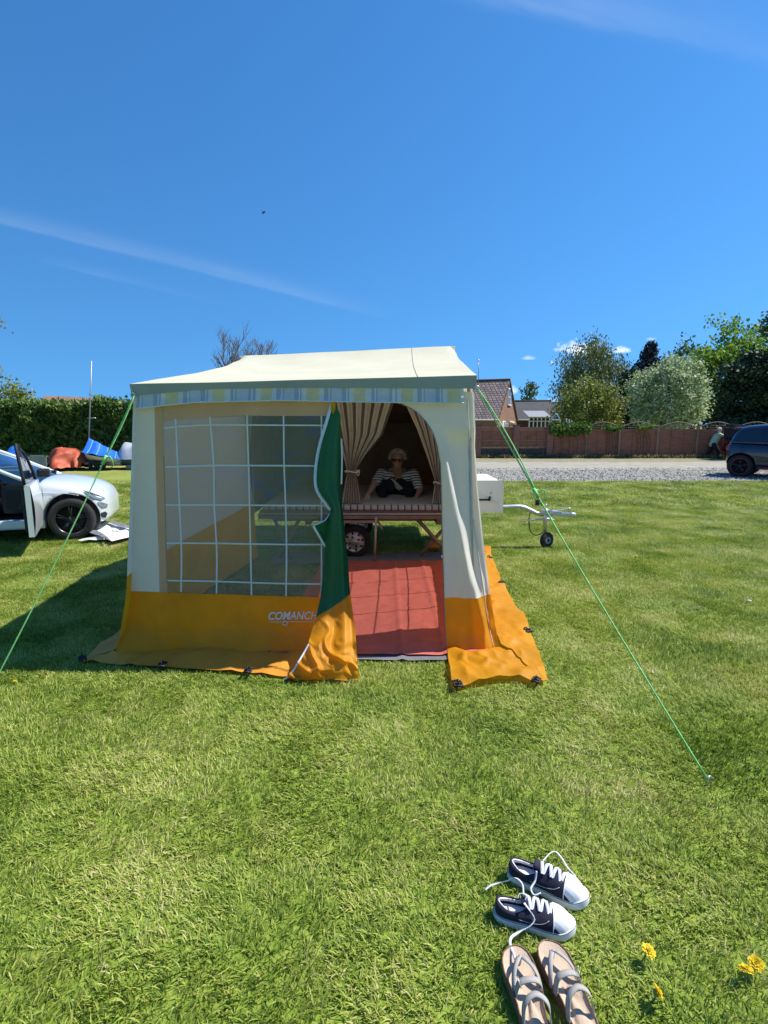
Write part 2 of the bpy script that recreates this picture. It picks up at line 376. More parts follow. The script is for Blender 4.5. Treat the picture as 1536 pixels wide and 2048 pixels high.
def make_grass():
    bm_ = blade_material()
    def covered(x, y, h):
        X = np.array([x-h, x+h, x-h, x+h, x]); Y = np.array([y-h, y-h, y+h, y+h, y]); n = np.zeros(5, bool)
        for poly in GRASS_MASK: n |= in_poly(X, Y, poly)
        return n
    def corner_hit(x, y, h): return any(abs(p[0]-x) < h and abs(p[1]-y) < h for poly in GRASS_MASK for p in poly)
    big, small, far = [], [], []
    S = .32
    for j in range(int((10.0-.9)/S)+1):
        yc = .9+S*j
        for i in range(-int((yc*.8+.8)/S)-1, int((yc*.8+.8)/S)+2):
            xc = S*i; c = covered(xc, yc, S/2)
            if not c.any() and not corner_hit(xc, yc, S/2): big.append((xc, yc)); continue
            for a in range(8):
                for b in range(8):
                    x2 = xc-S/2+S/16+a*S/8; y2 = yc-S/2+S/16+b*S/8
                    if covered(x2, y2, S/20).sum() < 2: small.append((x2, y2))
    F = .8; y0 = .9+S*(int((10.0-.9)/S)+1)-S/2+F/2
    for j in range(int((14.55-y0)/F)+1):
        yc = min(y0+F*j, 14.5-F/2)
        for i in range(-int((yc*.8+1)/F)-1, int((yc*.8+1)/F)+2): far.append((F*i, yc))
    def scatter(name, pts, size, n, lmin, lmax, w, kinds, seed):
        lib = bpy.data.collections.new(name+'_patches')
        for i in range(kinds): lib.objects.link(bpy.data.objects.new('grass_patch', patch_mesh('grass_patch', n, size, lmin, lmax, w, bm_, seed+i)))
        me = bpy.data.meshes.new(name); me.from_pydata([(x, y, 0) for x, y in pts], [], [])
        at = me.attributes.new('ang', 'FLOAT', 'POINT'); at.data.foreach_set('value', (RNG.integers(0, 4, len(pts))*math.pi/2).astype(np.float32))
        at = me.attributes.new('hgt', 'FLOAT', 'POINT'); at.data.foreach_set('value', np.array([1.0+.32*noise.noise(Vector((x*1.3, y*1.3, 5.5))) for x, y in pts], dtype=np.float32))
        o = link_mesh('lawn_grass', me); tag(o, 'short mown grass blades covering the lawn', 'grass', kind='stuff')
        ng = bpy.data.node_groups.new('scatter_grass', 'GeometryNodeTree')
        ng.interface.new_socket('Geometry', in_out='INPUT', socket_type='NodeSocketGeometry'); ng.interface.new_socket('Geometry', in_out='OUTPUT', socket_type='NodeSocketGeometry')
        N = ng.nodes; L = ng.links; gi = N.new('NodeGroupInput'); go = N.new('NodeGroupOutput')
        ci = N.new('GeometryNodeCollectionInfo'); ci.inputs['Collection'].default_value = lib; ci.inputs['Separate Children'].default_value = True; ci.inputs['Reset Children'].default_value = True
        ip = N.new('GeometryNodeInstanceOnPoints'); ip.inputs['Pick Instance'].default_value = True
        na = N.new('GeometryNodeInputNamedAttribute'); na.data_type = 'FLOAT'; na.inputs['Name'].default_value = 'hgt'
        nb = N.new('GeometryNodeInputNamedAttribute'); nb.data_type = 'FLOAT'; nb.inputs['Name'].default_value = 'ang'
        rv = N.new('FunctionNodeRandomValue'); rv.data_type = 'INT'; rv.inputs[4].default_value = 0; rv.inputs[5].default_value = kinds-1
        cx = N.new('ShaderNodeCombineXYZ'); L.new(nb.outputs[0], cx.inputs[2])
        cs = N.new('ShaderNodeCombineXYZ'); cs.inputs[0].default_value = 1; cs.inputs[1].default_value = 1; L.new(na.outputs[0], cs.inputs[2])
        L.new(gi.outputs[0], ip.inputs['Points']); L.new(ci.outputs[0], ip.inputs['Instance']); L.new(rv.outputs[2], ip.inputs['Instance Index'])
        L.new(cx.outputs[0], ip.inputs['Rotation']); L.new(cs.outputs[0], ip.inputs['Scale']); L.new(ip.outputs[0], go.inputs[0])
        md = o.modifiers.new('scatter', 'NODES'); md.node_group = ng
    scatter('lawn_grass', big, S, int(GRASS_DENS*S*S), .013, .046, .0036, 10, 50)
    scatter('lawn_grass', small, S/8, int(GRASS_DENS*S*S/64), .014, .038, .0037, 10, 80)
    scatter('lawn_grass', far, F, int(4500*F*F), .03, .075, .009, 6, 110)
# ------------------------------------------------------------------ trailer tent: canvas
CREAM = mat('cream_canvas', (.80, .77, .68), .85, var=.045, scale=1.7, bump=.12, bscale=160, transl=.32, spec=.2)
ROOFM = mat('cream_roof_canvas', (.73, .70, .53), .85, var=.06, scale=2.5, bump=.12, bscale=140, transl=.24, spec=.2)
TAN = mat('tan_canvas', (.60, .41, .25), .85, var=.08, scale=4, bump=.1, bscale=160, transl=.30, spec=.2)
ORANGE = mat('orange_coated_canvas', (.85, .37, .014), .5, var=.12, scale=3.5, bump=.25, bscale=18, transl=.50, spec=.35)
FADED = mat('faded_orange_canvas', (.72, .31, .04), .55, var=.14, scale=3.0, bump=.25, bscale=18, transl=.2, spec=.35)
GREEN = mat('green_canvas', (.014, .115, .045), .6, var=.1, scale=4, bump=.15, bscale=30, transl=.10, spec=.3)
TAPE = mat('white_zip_tape', (.62, .70, .80), .7, var=.08, scale=30, spec=.3)
BAR = mat('white_window_tape', (.66, .68, .66), .7, var=.06, scale=30, spec=.3)
LINING = mat('brown_lining', (.21, .15, .115), .95, var=.15, scale=4, bump=.2, bscale=40, spec=.1)
GREYT = mat('grey_webbing', (.22, .22, .22), .8, var=.1, scale=30)
RUBBER = mat('black_rubber', (.012, .012, .013), .6, var=.2, scale=20)
STEEL = mat('galvanised_steel', (.55, .56, .56), .42, var=.12, scale=14, metal=.75)
STEELP = mat('dull_steel', (.42, .40, .38), .5, var=.15, scale=14, metal=.6)
def clear_plastic():
    m = bpy.data.materials.new('clear_plastic_window'); m.use_nodes = True; nt = m.node_tree; N = nt.nodes; L = nt.links; N.remove(N['Principled BSDF']); out = N['Material Output']
    tr = N.new('ShaderNodeBsdfTransparent'); tr.inputs[0].default_value = (.56, .58, .61, 1)
    gl = N.new('ShaderNodeBsdfGlossy'); gl.inputs['Roughness'].default_value = .12; gl.inputs[0].default_value = (.9, .95, 1, 1)
    df = N.new('ShaderNodeBsdfDiffuse'); df.inputs[0].default_value = (.6, .6, .6, 1)
    tc = N.new('ShaderNodeTexCoord'); n = N.new('ShaderNodeTexNoise'); n.inputs['Scale'].default_value = 3.0; n.inputs['Detail'].default_value = 3; L.new(tc.outputs['Object'], n.inputs[0])
    bp = N.new('ShaderNodeBump'); bp.inputs['Strength'].default_value = .55; bp.inputs['Distance'].default_value = .08; L.new(n.outputs[0], bp.inputs['Height']); L.new(bp.outputs[0], gl.inputs['Normal'])
    lf = N.new('ShaderNodeLayerWeight'); lf.inputs[0].default_value = .5; L.new(bp.outputs[0], lf.inputs['Normal'])
    lw = N.new('ShaderNodeMath'); lw.operation = 'POWER'; L.new(lf.outputs['Facing'], lw.inputs[0]); lw.inputs[1].default_value = 3.5
    m1 = N.new('ShaderNodeMixShader'); m1.inputs[0].default_value = .15; L.new(tr.outputs[0], m1.inputs[1]); L.new(df.outputs[0], m1.inputs[2])
    k = N.new('ShaderNodeMath'); k.operation = 'MULTIPLY_ADD'; L.new(lw.outputs[0], k.inputs[0]); k.inputs[1].default_value = .6; k.inputs[2].default_value = .035
    m2 = N.new('ShaderNodeMixShader'); L.new(k.outputs[0], m2.inputs[0]); L.new(m1.outputs[0], m2.inputs[1]); L.new(gl.outputs[0], m2.inputs[2]); L.new(m2.outputs[0], out.inputs[0])
    return m
PLASTIC = clear_plastic()

TENT = thing('trailer_tent', 'cream and orange canvas trailer tent awning with gridded window and open arched doorway', 'tent', (-.45, 4.6, 0))
YF = 3.5
EL, ER = P(264, 769, YF), P(952, 752, YF)
RL, RR = P(480, 712, 5.85), P(910, 692, 5.85)
def roof_pt(u, v):
    a = EL.lerp(ER, u); b = RL.lerp(RR, u); p = a.lerp(b, v)
    p.y -= .035*(1-v); pr = .80*v+.20*v**9
    p.z = a.z+(b.z-a.z)*pr - .035*math.sin(math.pi*v)*math.sin(math.pi*u)**.7 + .006*nz3(p, 2.2, 4)
    e = abs(u-.5)*2
    if v > .9: p.z -= .05*smooth(.965, 1.0, e)*smooth(.9, 1, v)
    return p
b = MB(); b.grid(roof_pt, 48, 40); roof = b.build('roof', ROOFM, TENT)
b = MB()      # rear slope over the bed, and the rear wall
REL, RER = Vector((-1.50, 8.15, 1.55)), Vector((.80, 8.15, 1.6))
def rear_pt(u, v):
    p = RL.lerp(RR, u).lerp(REL.lerp(RER, u), v); p.z += -.06*math.sin(math.pi*v); return p
b.grid(rear_pt, 20, 14); b.build('rear_roof', ROOFM, TENT)
b = MB(); b.add([REL, RER, (.85, 8.2, .5), (-1.52, 8.2, .5)], [(0, 1, 2, 3)]); b.build('rear_wall', CREAM, TENT)
for u in (0, 1):
    rows = [rear_pt(u, j/10) for j in range(11)]
    vs = rows + [Vector((p.x+(.03 if u else -.03), p.y, .5)) for p in rows]
    b = MB(); b.add(vs, [(j, j+1, 12+j, 11+j) for j in range(10)]); b.build('cabin_side_wall', CREAM, TENT)
# seam across the roof
b = MB(); b.tube([roof_pt(.83-.03*(v/30), v/30)+Vector((0, -.002, .001)) for v in range(0, 31)], .0022, 5); b.build('roof_seam', GREYT, roof)

# roof edge hanging down at the front
edge_lo = [(262, 797), (272, 791), (423, 778), (558, 776), (740, 776), (860, 777), (945, 777), (954, 780)]
def drop_pt(u, v):
    a = roof_pt(u, 0); px = 264+688*u; c = P(px, interp(edge_lo, px), YF-.022)
    p = a.lerp(c, v); p.y += .004*nz3((px*.03, 0, 0), 1); return p
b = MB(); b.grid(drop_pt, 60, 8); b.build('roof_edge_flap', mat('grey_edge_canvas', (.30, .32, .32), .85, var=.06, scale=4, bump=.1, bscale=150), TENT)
# striped pelmet under it
PLAIDS = [mat('pelmet_'+n, c, .8, var=.06, scale=20, transl=.12, spec=.2) for n, c in (('white', (.66, .64, .58)), ('yellow', (.68, .56, .30)), ('blue', (.38, .42, .48)), ('grey', (.54, .55, .56)))]
def plaid_band(px):
    t = (px-707) % 94
    for lim, k in ((25, 1), (35, 0), (43, 2), (46, 0), (49, 2), (71, 3), (79, 2), (82, 0), (85, 2)):
        if t < lim: return k
    return 0
edge_p = [(275, 817), (284, 816), (389, 805), (558, 801), (660, 803), (790, 805), (923, 806)]
def pel_pt(u, v):
    px = 274+653*u; a = P(px, interp(edge_lo, px)-3, YF-.016); c = P(px, interp(edge_p, px), YF-.034)
    p = a.lerp(c, v); p.y += -.016*smooth(.5, 1, v)*(.6+.8*nz3((px*.021, 0, 2), 1)) + .010*nz3((px*.05, v*2, 5), 1); return p
b = MB(); b.grid(pel_pt, 220, 8, mfn=lambda u, v: plaid_band(274+653*u)); pel = b.build('pelmet', PLAIDS, TENT)
b = MB(); b.tube([pel_pt(i/80, 1) for i in range(81)], .004, 6); b.build('pelmet_hem', BAR, pel)

# --- front wall, left of the doorway
Ledge = [(780, 268), (790, 272), (1000, 268), (1182, 262), (1265, 250), (1306, 238)]
frame_o = [(780, 309), (808, 309), (1000, 313), (1184, 319)]
frame_i = [(780, 327), (838, 327), (1000, 331), (1186, 335)]
def wob(p, a=.012, s=2.3, seed=1.0):
    p = p.copy(); p.y += a*nz3(p, s, seed); return p
def strip(name, left, right, top, bot, m, nu=6, nv=30, amp=.008, parent=None, dy=0.0, seed=1.0, nm=None):
    bb = MB()
    def fn(u, v):
        pt, pb = (top(u) if callable(top) else top), (bot(u) if callable(bot) else bot)
        py = pt+(pb-pt)*v; x0, x1 = interp(left, py), interp(right, py)
        return wob(P(x0+(x1-x0)*u, py, YF+dy), amp, 2.0, seed)
    bb.grid(fn, nu, nv); return bb.build(name, m, parent or TENT)
strip('front_wall', Ledge, frame_o, 782, lambda u: 1182+2*u, CREAM)
win = strip('window_frame', frame_o, frame_i, 800, lambda u: 1184+2*u, TAN)
right_lim = [(780, 668), (1300, 668)]
def frame_top(u, v):
    px = 324+344*u; return wob(P(px, 795+(interp([(327, 842), (420, 835), (500, 832), (668, 832)], px)-795)*v, YF-.001), .006, 2, 1)
b = MB(); b.grid(frame_top, 24, 4); b.build('window_frame', TAN, TENT)
wtop = lambda u: interp([(0, 841), (.3, 834), (.5, 831), (1, 831)], u)
pane = strip('window_pane', [(830, 325), (1190, 334)], right_lim, wtop, lambda u: 1186+8*u, PLASTIC, 20, 24, .010, dy=.002, seed=2)
def winbar(pts):
    bb = MB(); c = spline([wob(P(x, y, YF-.004), .010, 2, 2) for x, y in pts], 6)
    hor = abs(pts[0][1]-pts[-1][1]) < 60
    up = Vector((0, -1, 0)); vs = []
    for i, p in enumerate(c):
        t = (c[min(i+1, len(c)-1)]-c[max(i-1, 0)]).normalized(); n = t.cross(up).normalized()*.0052
        vs += [p-n, p+n, p+n+Vector((0, .003, 0)), p-n+Vector((0, .003, 0))]
    fs = []
    for i in range(len(c)-1):
        for k in range(4): fs.append((4*i+k, 4*i+(k+1) % 4, 4*i+4+(k+1) % 4, 4*i+4+k))
    bb.add(vs, fs); bb.build('window_bar', BAR, pane)
for pts in ([(351, 838), (355, 920), (359, 1010), (363, 1100), (362, 1184)], [(420, 834), (427, 930), (428, 1010), (433, 1100), (433, 1187)],
            [(494, 831), (497, 930), (499, 1010), (501, 1100), (503, 1190)], [(567, 831), (568, 930), (571, 1010), (573, 1100), (572, 1192)], [(643, 831), (643, 930), (643, 1040), (643, 1193)],
            [(327, 857), (360, 853), (420, 850), (500, 850), (666, 851)], [(331, 934), (430, 931), (500, 931), (666, 932)], [(332, 1010), (430, 1010), (560, 1011), (666, 1011)],
            [(334, 1086), (430, 1087), (560, 1089), (666, 1089)], [(335, 1161), (430, 1163), (560, 1167), (666, 1168)]): winbar(pts)
# orange lower wall
def low_pt(u, v):
    py0 = 1183+(12*u); py = py0+(1306-py0)*v; x0 = interp(Ledge, py); x1 = 672+10*v
    px = x0+(x1-x0)*u; p = P(px, py, YF-.003)
    p.y += -.05*smooth(.55, 1, v) + .02*v*math.sin(px*.03+v*3.0+2*nz3((px*.01, v, 0), 1)) + .010*nz3(p, 4, 7) + .016*v*(1-min(1, abs(nz3((px*.010-v*1.3, v*.6, 3), 1))*4.0))*-1
    if v > .999: p.z = .03
    return p
b = MB(); b.grid(low_pt, 60, 20); b.build('lower_wall', ORANGE, TENT)
def ground_sheet_part(name, inner, outer, m, nv=8, n=60, zi=.035, zo=.02, amp=.012, lift=None, mask=True):
    """skirt lying on the grass between two polylines of ground points"""
    def along(pl, t):
        L_ = [0.0]
        for a, c in zip(pl, pl[1:]): L_.append(L_[-1]+(Vector(c)-Vector(a)).length)
        s = t*L_[-1]
        for i in range(len(pl)-1):
            if s <= L_[i+1]+1e-9:
                k = (s-L_[i])/max(1e-9, L_[i+1]-L_[i]); return Vector(pl[i]).lerp(Vector(pl[i+1]), k)
        return Vector(pl[-1])
    bb = MB()
    def fn(u, v):
        p = along(inner, u).lerp(along(outer, u), v)
        p.z = zi+(zo-zi)*v + amp*1.3*(1-min(1, abs(nz3(p, 3.2, 3))*3.5)) + amp*.9*(1-min(1, abs(nz3(p, 8, 5))*3))*math.sin(math.pi*v) + amp*nz3(p, 3, 8)
        if lift: p.z += lift(u, v)
        p.z = max(p.z, .012); return p
    bb.grid(fn, n, nv); o = bb.build(name, m, TENT)
    if mask: GRASS_MASK.append([tuple(p)[:2] for p in inner]+[tuple(p)[:2] for p in reversed(outer)])
    return o
g0 = [low_pt(u/12, 1) for u in range(13)]
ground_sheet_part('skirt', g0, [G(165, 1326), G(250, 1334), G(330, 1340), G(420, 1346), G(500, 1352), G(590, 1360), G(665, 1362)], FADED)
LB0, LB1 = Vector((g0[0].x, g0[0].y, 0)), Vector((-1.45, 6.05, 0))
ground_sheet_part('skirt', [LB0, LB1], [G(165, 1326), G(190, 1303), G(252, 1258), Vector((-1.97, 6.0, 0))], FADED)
# stitched name on the orange panel
def logo():
    cu = bpy.data.curves.new('logo', 'FONT'); cu.body = 'COMANCHE'; cu.size = .078; cu.shear = .32; cu.extrude = .0008; cu.offset = .0020; cu.space_character = 1.02
    o = bpy.data.objects.new('logo', cu); COL.objects.link(o); me = eval_mesh(o); bpy.data.objects.remove(o)
    xs = [v.co.x for v in me.vertices]; w = max(xs)-min(xs); p0, p1 = P(536, 1241, YF-.03), P(646, 1244, YF-.03)
    k = (p1.x-p0.x)/w; bb = MB(); off = min(xs)
    def onwall(X, Z):
        py = 1242-Z/.0033
        u = (536+(X-0)/(p1.x-p0.x)*110 - 250)/(680-250)
        u = min(1, max(0, u)); q = low_pt(u, min(1, max(0, (py-1183-12*u)/(123-12*u)))); return q.y-.009
    vs = []
    for v in me.vertices:
        X = (v.co.x-off)*k; Z = v.co.y*1.0; vs.append((p0.x+X, onwall(X, Z)-v.co.z, p0.z+Z))
    bb.add(vs, [tuple(f.vertices) for f in me.polygons], 0, False)
    c = []
    for i in range(30):                      # swash below the letters with a little wheel
        X = (p1.x-p0.x)*(i/29); c.append((p0.x+X, onwall(X, -.018), p0.z-.018))
    bb.tube(c, .0024, 5)
    X = (p1.x-p0.x)*.30; bb.lathe([(.012, -.001), (.018, -.001), (.018, .001), (.012, .001)], 20, Matrix.Translation((p0.x+X, onwall(X, -.026)-.004, p0.z-.026)) @ Matrix.Rotation(math.pi/2, 4, 'X'), closed=True)
    q = bb.build('logo', BAR, TENT); q['label'] = 'white slanted lettering COMANCHE with a small wheel'
logo()

# --- front wall, right of the doorway
arch = [(783, 790), (806, 795), (812, 815), (824, 834), (842, 851), (862, 864), (890, 874), (930, 881), (1000, 883), (1100, 885), (1200, 888), (1310, 893)]
Redge = [(783, 950), (900, 955), (1000, 962), (1100, 972), (1195, 985), (1255, 994), (1310, 1003)]
def right_pt(u, py):
    x0, x1 = interp(arch, py), interp(Redge, py); px = x0+(x1-x0)*u; p = P(px, py, YF)
    # hanging folds; the long diagonal one turns towards the sun
    c = interp([(783, 872), (870, 884), (1000, 912), (1100, 930), (1200, 957), (1310, 985)], py)
    k = smooth(850, 900, py)
    p.y += k*(.040*smooth(c-4, c+11, px)-.012*math.exp(-((px-c+6)/9)**2)) + .00050*max(0, px-c-4)*(.6+.4*k)
    p.y += .014*math.sin(px*.16+py*.006+1.5*nz3((px*.02, py*.006, 0), 1))*smooth(800, 1000, py)*.6 + .008*nz3(p, 5, 2)
    c2 = interp([(783, 936), (1000, 944), (1200, 972)], py); p.y += .018*(smooth(c2-3, c2+4, px))
    if py > 1195: p.y += .012*nz3(p, 9, 8)-.03*smooth(1260, 1310, py)
    return p
def rp_mesh(name, y0, y1, m, nv):
    bb = MB(); bb.grid(lambda u, v: right_pt(u, y0+(y1-y0)*v), 46, nv); return bb.build(name, m, TENT)
rp_mesh('front_wall', 783, 1196, CREAM, 70)
rp_mesh('lower_wall', 1196, 1309, ORANGE, 24)
b = MB(); b.tube([right_pt(0, 800+510*(i/60))+Vector((0, -.002, 0)) for i in range(61)], .006, 6, flat=.5); b.build('door_zip', GREYT, TENT)
b = MB(); b.tube([right_pt((interp([(783, 936), (1000, 944), (1200, 972), (1310, 990)], 800+500*(i/50))-interp(arch, 800+500*(i/50)))/(interp(Redge, 800+500*(i/50))-interp(arch, 800+500*(i/50))), 800+500*(i/50))+Vector((0, -.004, 0)) for i in range(51)], .0028, 5); b.build('corner_seam', CREAM, TENT)
ri = [right_pt(u/8, 1309) for u in range(9)]
ro = [G(905, 1387), G(935, 1379), G(965, 1374), G(1000, 1367), (G(1035, 1366)), G(1065, 1371), G(1095, 1371)]
ground_sheet_part('skirt', ri, ro, ORANGE, 22, 70, .03, .03, .021, lambda u, v: .03*v*math.exp(-((u-.5)/.14)**2)+.02*math.exp(-((u-v*.9-.0)/.10)**2)*math.sin(math.pi*v))
RB0, RB1 = Vector((ri[-1].x, ri[-1].y, 0)), Vector((.93, 6.0, 0))
ground_sheet_part('skirt', [ri[-1], Vector((.80, 4.2, 0)), RB1], [G(1095, 1371), G(1085, 1335), G(1055, 1262), G(1003, 1165), G(978, 1105)], ORANGE, 22, 90, .05, .03, .019, lambda u, v: .035*math.exp(-((u-.30)/.06)**2)*v)
b = MB(); b.add([(.98, 6.1, .03), (1.25, 6.15, .03), (1.33, 6.55, .05), (1.05, 6.6, .05)], [(0, 1, 2, 3)]); b.build('skirt', ORANGE, TENT)

# --- side walls
FE_L = sorted((P(interp(Ledge, y), y, YF).z, P(interp(Ledge, y), y, YF).x) for y in range(780, 1310, 15))
FE_R = sorted((P(interp(Redge, y), y, YF).z, P(interp(Redge, y), y, YF).x-.012) for y in range(783, 1310, 15))
def side_fn(right):
    def fn(u, v):                            # u front to back, v bottom to top
        top = roof_pt(1.0 if right else 0.0, u); 
        bot = (RB0.lerp(RB1, u) if right else LB0.lerp(LB1, u)); bot = Vector((bot.x, bot.y, .03))
        p = bot.lerp(top, v)
        fe = FE_R if right else FE_L; p.x += (interp(fe, p.z)-(bot.x*(1-v)+top.x*v))*(1-u)**3 if u < 1 else 0
        if right: p.y += .055*(1-u)**2
        p.x += (.012*nz3(p, 2, 6))*math.sin(math.pi*u)
        return p
    return fn
fr, fl = side_fn(True), side_fn(False)
WZ0, WZ1, WU0, WU1 = .23, .86, .16, .90
inwin = lambda u, v: WU0 < u < WU1 and WZ0 < v < WZ1
b = MB(); b.grid(fr, 50, 50, mfn=lambda u, v: 1 if v < .22 else (2 if (WU0-.04 < u < WU1+.04 and WZ0-.04 < v < WZ1+.04) else 0), keep=lambda u, v: not inwin(u, v)); b.build('side_wall', [CREAM, ORANGE, TAN], TENT)
b = MB(); b.grid(lambda u, v: fr(WU0+(WU1-WU0)*u, WZ0+(WZ1-WZ0)*v), 16, 16); sp_ = b.build('window_pane', PLASTIC, TENT)
for k in range(1, 4):
    b = MB(); b.tube([fr(WU0+(WU1-WU0)*k/4, WZ0+(WZ1-WZ0)*i/10)+Vector((.004, 0, 0)) for i in range(11)], .006, 5, flat=.4); b.build('window_bar', BAR, sp_)
for k in range(1, 4):
    b = MB(); b.tube([fr(WU0+(WU1-WU0)*i/10, WZ0+(WZ1-WZ0)*k/4)+Vector((.004, 0, 0)) for i in range(11)], .006, 5, flat=.4); b.build('window_bar', BAR, sp_)
b = MB(); b.grid(fl, 40, 50, mfn=lambda u, v: 1 if v < .30 else 0); b.build('side_wall', [CREAM, ORANGE], TENT)

# --- tied-back green door flap
flL = [(804, 664), (841, 654), (897, 638), (948, 631), (980, 634), (1004, 651), (1016, 660), (1050, 652), (1100, 649), (1158, 645), (1200, 640), (1237, 631), (1285, 617), (1308, 604), (1340, 584), (1362, 566)]
flR = [(804, 668), (807, 671), (830, 681), (960, 682), (1016, 685), (1124, 696), (1183, 700), (1254, 710), (1364, 718)]
def flap_pt(u, v):
    py = 804+v*560; x0, x1 = interp(flL, py), interp(flR, py); px = x0+(x1-x0)*u
    d = YF-.03-.05*smooth(0, .5, v)-.33*smooth(.62, 1, v)**1.4
    w = smooth(0, .25, v)
    d += w*.045*math.cos(u*math.pi*2.0+.6+1.2*v)*(1-.55*smooth(.6, .9, v)) - w*.05*smooth(.45, .75, u)*(1-smooth(.75, .95, u))
    crump = smooth(.72, .95, v)
    q = P(px, py, d)
    w2 = q+Vector((.05*nz3(q, 6, 21), 0, .05*nz3(q, 6, 22))); rd1 = 1-min(1, abs(nz3((w2.x*5, 0, w2.z*8+w2.x*4), 1, 9))*3.2); rd2 = 1-min(1, abs(nz3((w2.x*12+w2.z*6, 0, w2.z*15), 1, 4))*3.0)
    d += crump*(.03*nz3(q, 4, 3)-.030*rd1-.014*rd2) + .006*nz3(q, 11, 1)
    q = P(px, py, d)
    q.z = max(q.z, .02+.012*nz3(q, 20, 2)); return q
fm = lambda u, v: 1 if 804+v*560 > 1188+(1-u)*46 else 0
b = MB(); b.grid(flap_pt, 60, 190, mfn=fm); flap = b.build('door_flap', [GREEN, ORANGE], TENT); flap['label'] = 'green lined door flap hanging loosely tied beside the doorway'
b = MB(); b.grid(lambda u, v: P(interp([(0, 661), (1, 671)], u), 803+26*v*(1-abs(u-.5)*.8), YF-.045), 4, 4); b.build('flap_corner', ORANGE, flap)
def tape(pts, w, m, name, parent, dy=-.008):
    c = spline(pts, 6); vs = []
    for i, p in enumerate(c):
        t = (c[min(i+1, len(c)-1)]-c[max(i-1, 0)]).normalized(); n = t.cross(Vector((0, -1, 0))).normalized()*w/2
        vs += [p-n+Vector((0, dy, 0)), p+n+Vector((0, dy, 0)), p+n+Vector((0, dy+.003, 0)), p-n+Vector((0, dy+.003, 0))]
    bb = MB(); bb.add(vs, [(4*i+k, 4*i+(k+1) % 4, 4*i+4+(k+1) % 4, 4*i+4+k) for i in range(len(c)-1) for k in range(4)]); return bb.build(name, m, parent)
tape([P(x, y, flap_pt(0, (y-804)/560).y-.004) for x, y in ((664, 806), (654, 841), (638, 897), (631, 948), (634, 980), (651, 1006), (662, 1020))], .020, TAPE, 'zip_tape', flap)
b = MB()      # lower edge of the zip side folded back behind
fold = [P(662, 1020, YF-.05), P(655, 1036, YF-.09), P(626, 1051, YF-.12), P(650, 1091, YF-.05), P(666, 1085, YF-.02), P(672, 1020, YF-.03)]
b.add(fold, [(0, 1, 5), (1, 2, 3), (1, 3, 4), (1, 4, 5)], 0, False); b.build('flap_fold', GREEN, flap)
tape([P(661, 1024, YF-.06), P(650, 1040, YF-.10), P(627, 1051, YF-.125)], .007, TAPE, 'zip_tape', flap)
tape([P(627, 1052, YF-.125), P(650, 1091, YF-.06), P(655, 1096, YF-.06)], .014, TAPE, 'zip_tape', flap)
tape([P(683, 878, YF-.06), P(684, 920, YF-.06), P(683, 968, YF-.07)], .010, BAR, 'tie_tape', flap)
tape([flap_pt(.02, .86+.13*i/4)+Vector((0, -.01, 0)) for i in range(5)], .010, TAPE, 'zip_tape', flap)

# --- frame poles seen inside
b = MB(); b.tube([P(752, 1034, 5.85), P(749, 1130, 5.85)], .013, 8); b.build('pole', STEELP, TENT)
b = MB(); b.tube([RL+Vector((.06, .02, -.03)), RR+Vector((-.06, .02, -.03))], .013, 8); b.build('ridge_pole', STEELP, TENT)
for p in (EL, ER):
    b = MB(); s = 1 if p.x > 0 else -1
    b.tube([(p.x-.035*s, p.y+.07, p.z-.02), (p.x+.06*s-.02*s, p.y+.05, .05)], .012, 8); b.build('pole', STEELP, TENT)
b = MB(); b.tube([(EL.x+.03, EL.y+.07, EL.z-.02), (ER.x-.03, ER.y+.07, ER.z-.02)], .012, 8); b.build('pole', STEELP, TENT)

# --- bedroom compartment: brown lining, striped curtains
b = MB(); x0, x1 = -1.46, .755
def lin_roof(u, v):
    p = rear_pt(u, v); p.z -= .05; p.x = x0+(x1-x0)*u; p.y = max(p.y, 6.02)-.04*v; return p
b.grid(lin_roof, 6, 8)
zt = lambda y: 2.2-.65*(y-6.0)/2.1
for x in (x0, x1): b.add([(x, 6.02, .56), (x, 8.08, .56), (x, 8.08, 1.6), (x, 6.02, 2.25)], [(0, 1, 2, 3)])
b.add([(x0, 8.04, .56), (x1, 8.04, .56), (x1, 8.04, 1.8), (x0, 8.04, 1.8)], [(0, 1, 2, 3)])
b.build('inner_lining', LINING, TENT)
b = MB(); b.add([(.748, 6.15, .67), (.748, 8.05, .67), (.748, 8.05, .90), (.748, 6.15, .90)], [(0, 1, 2, 3)]); b.add([(.2, 8.03, .66), (.75, 8.03, .66), (.75, 8.03, .88), (.2, 8.03, .88)], [(0, 1, 2, 3)]); b.build('lower_lining', mat('rust_lining', (.42, .17, .03), .9, var=.1, scale=5, transl=.35), TENT)
CUR = [mat('curtain_beige', (.64, .60, .54), .9, var=.1, scale=8, transl=.08), mat('curtain_stripe', (.10, .085, .07), .9, var=.1, scale=8)]
def curtain(rows, nst, y, phase, seed):
    bb = MB(); L_ = [(r[0], r[1]) for r in rows]; R_ = [(r[0], r[2]) for r in rows]; ya, yb = rows[0][0], rows[-1][0]
    def fn(u, v):
        py = ya+(yb-ya)*v; a, c = interp(L_, py), interp(R_, py); px = a+(c-a)*u; wd = (c-a)*.0056
        d = min(.05, .020+.02*wd)*math.sin(u*nst*2*math.pi+phase)+.012*nz3((u*5, v*2, seed), 1)
        return P(px, py, y+d)
    bb.grid(fn, nst*8, 50, mfn=lambda u, v: 1 if (u*nst*8 % 8) > 5.4 else 0); return bb.build('curtain', CUR, TENT)
c1 = curtain([(740, 628, 806), (808, 655, 787), (870, 672, 765), (910, 686, 732), (938, 693, 713), (948, 694, 712), (965, 690, 717), (1006, 684, 723)], 7, 6.03, .4, 1)
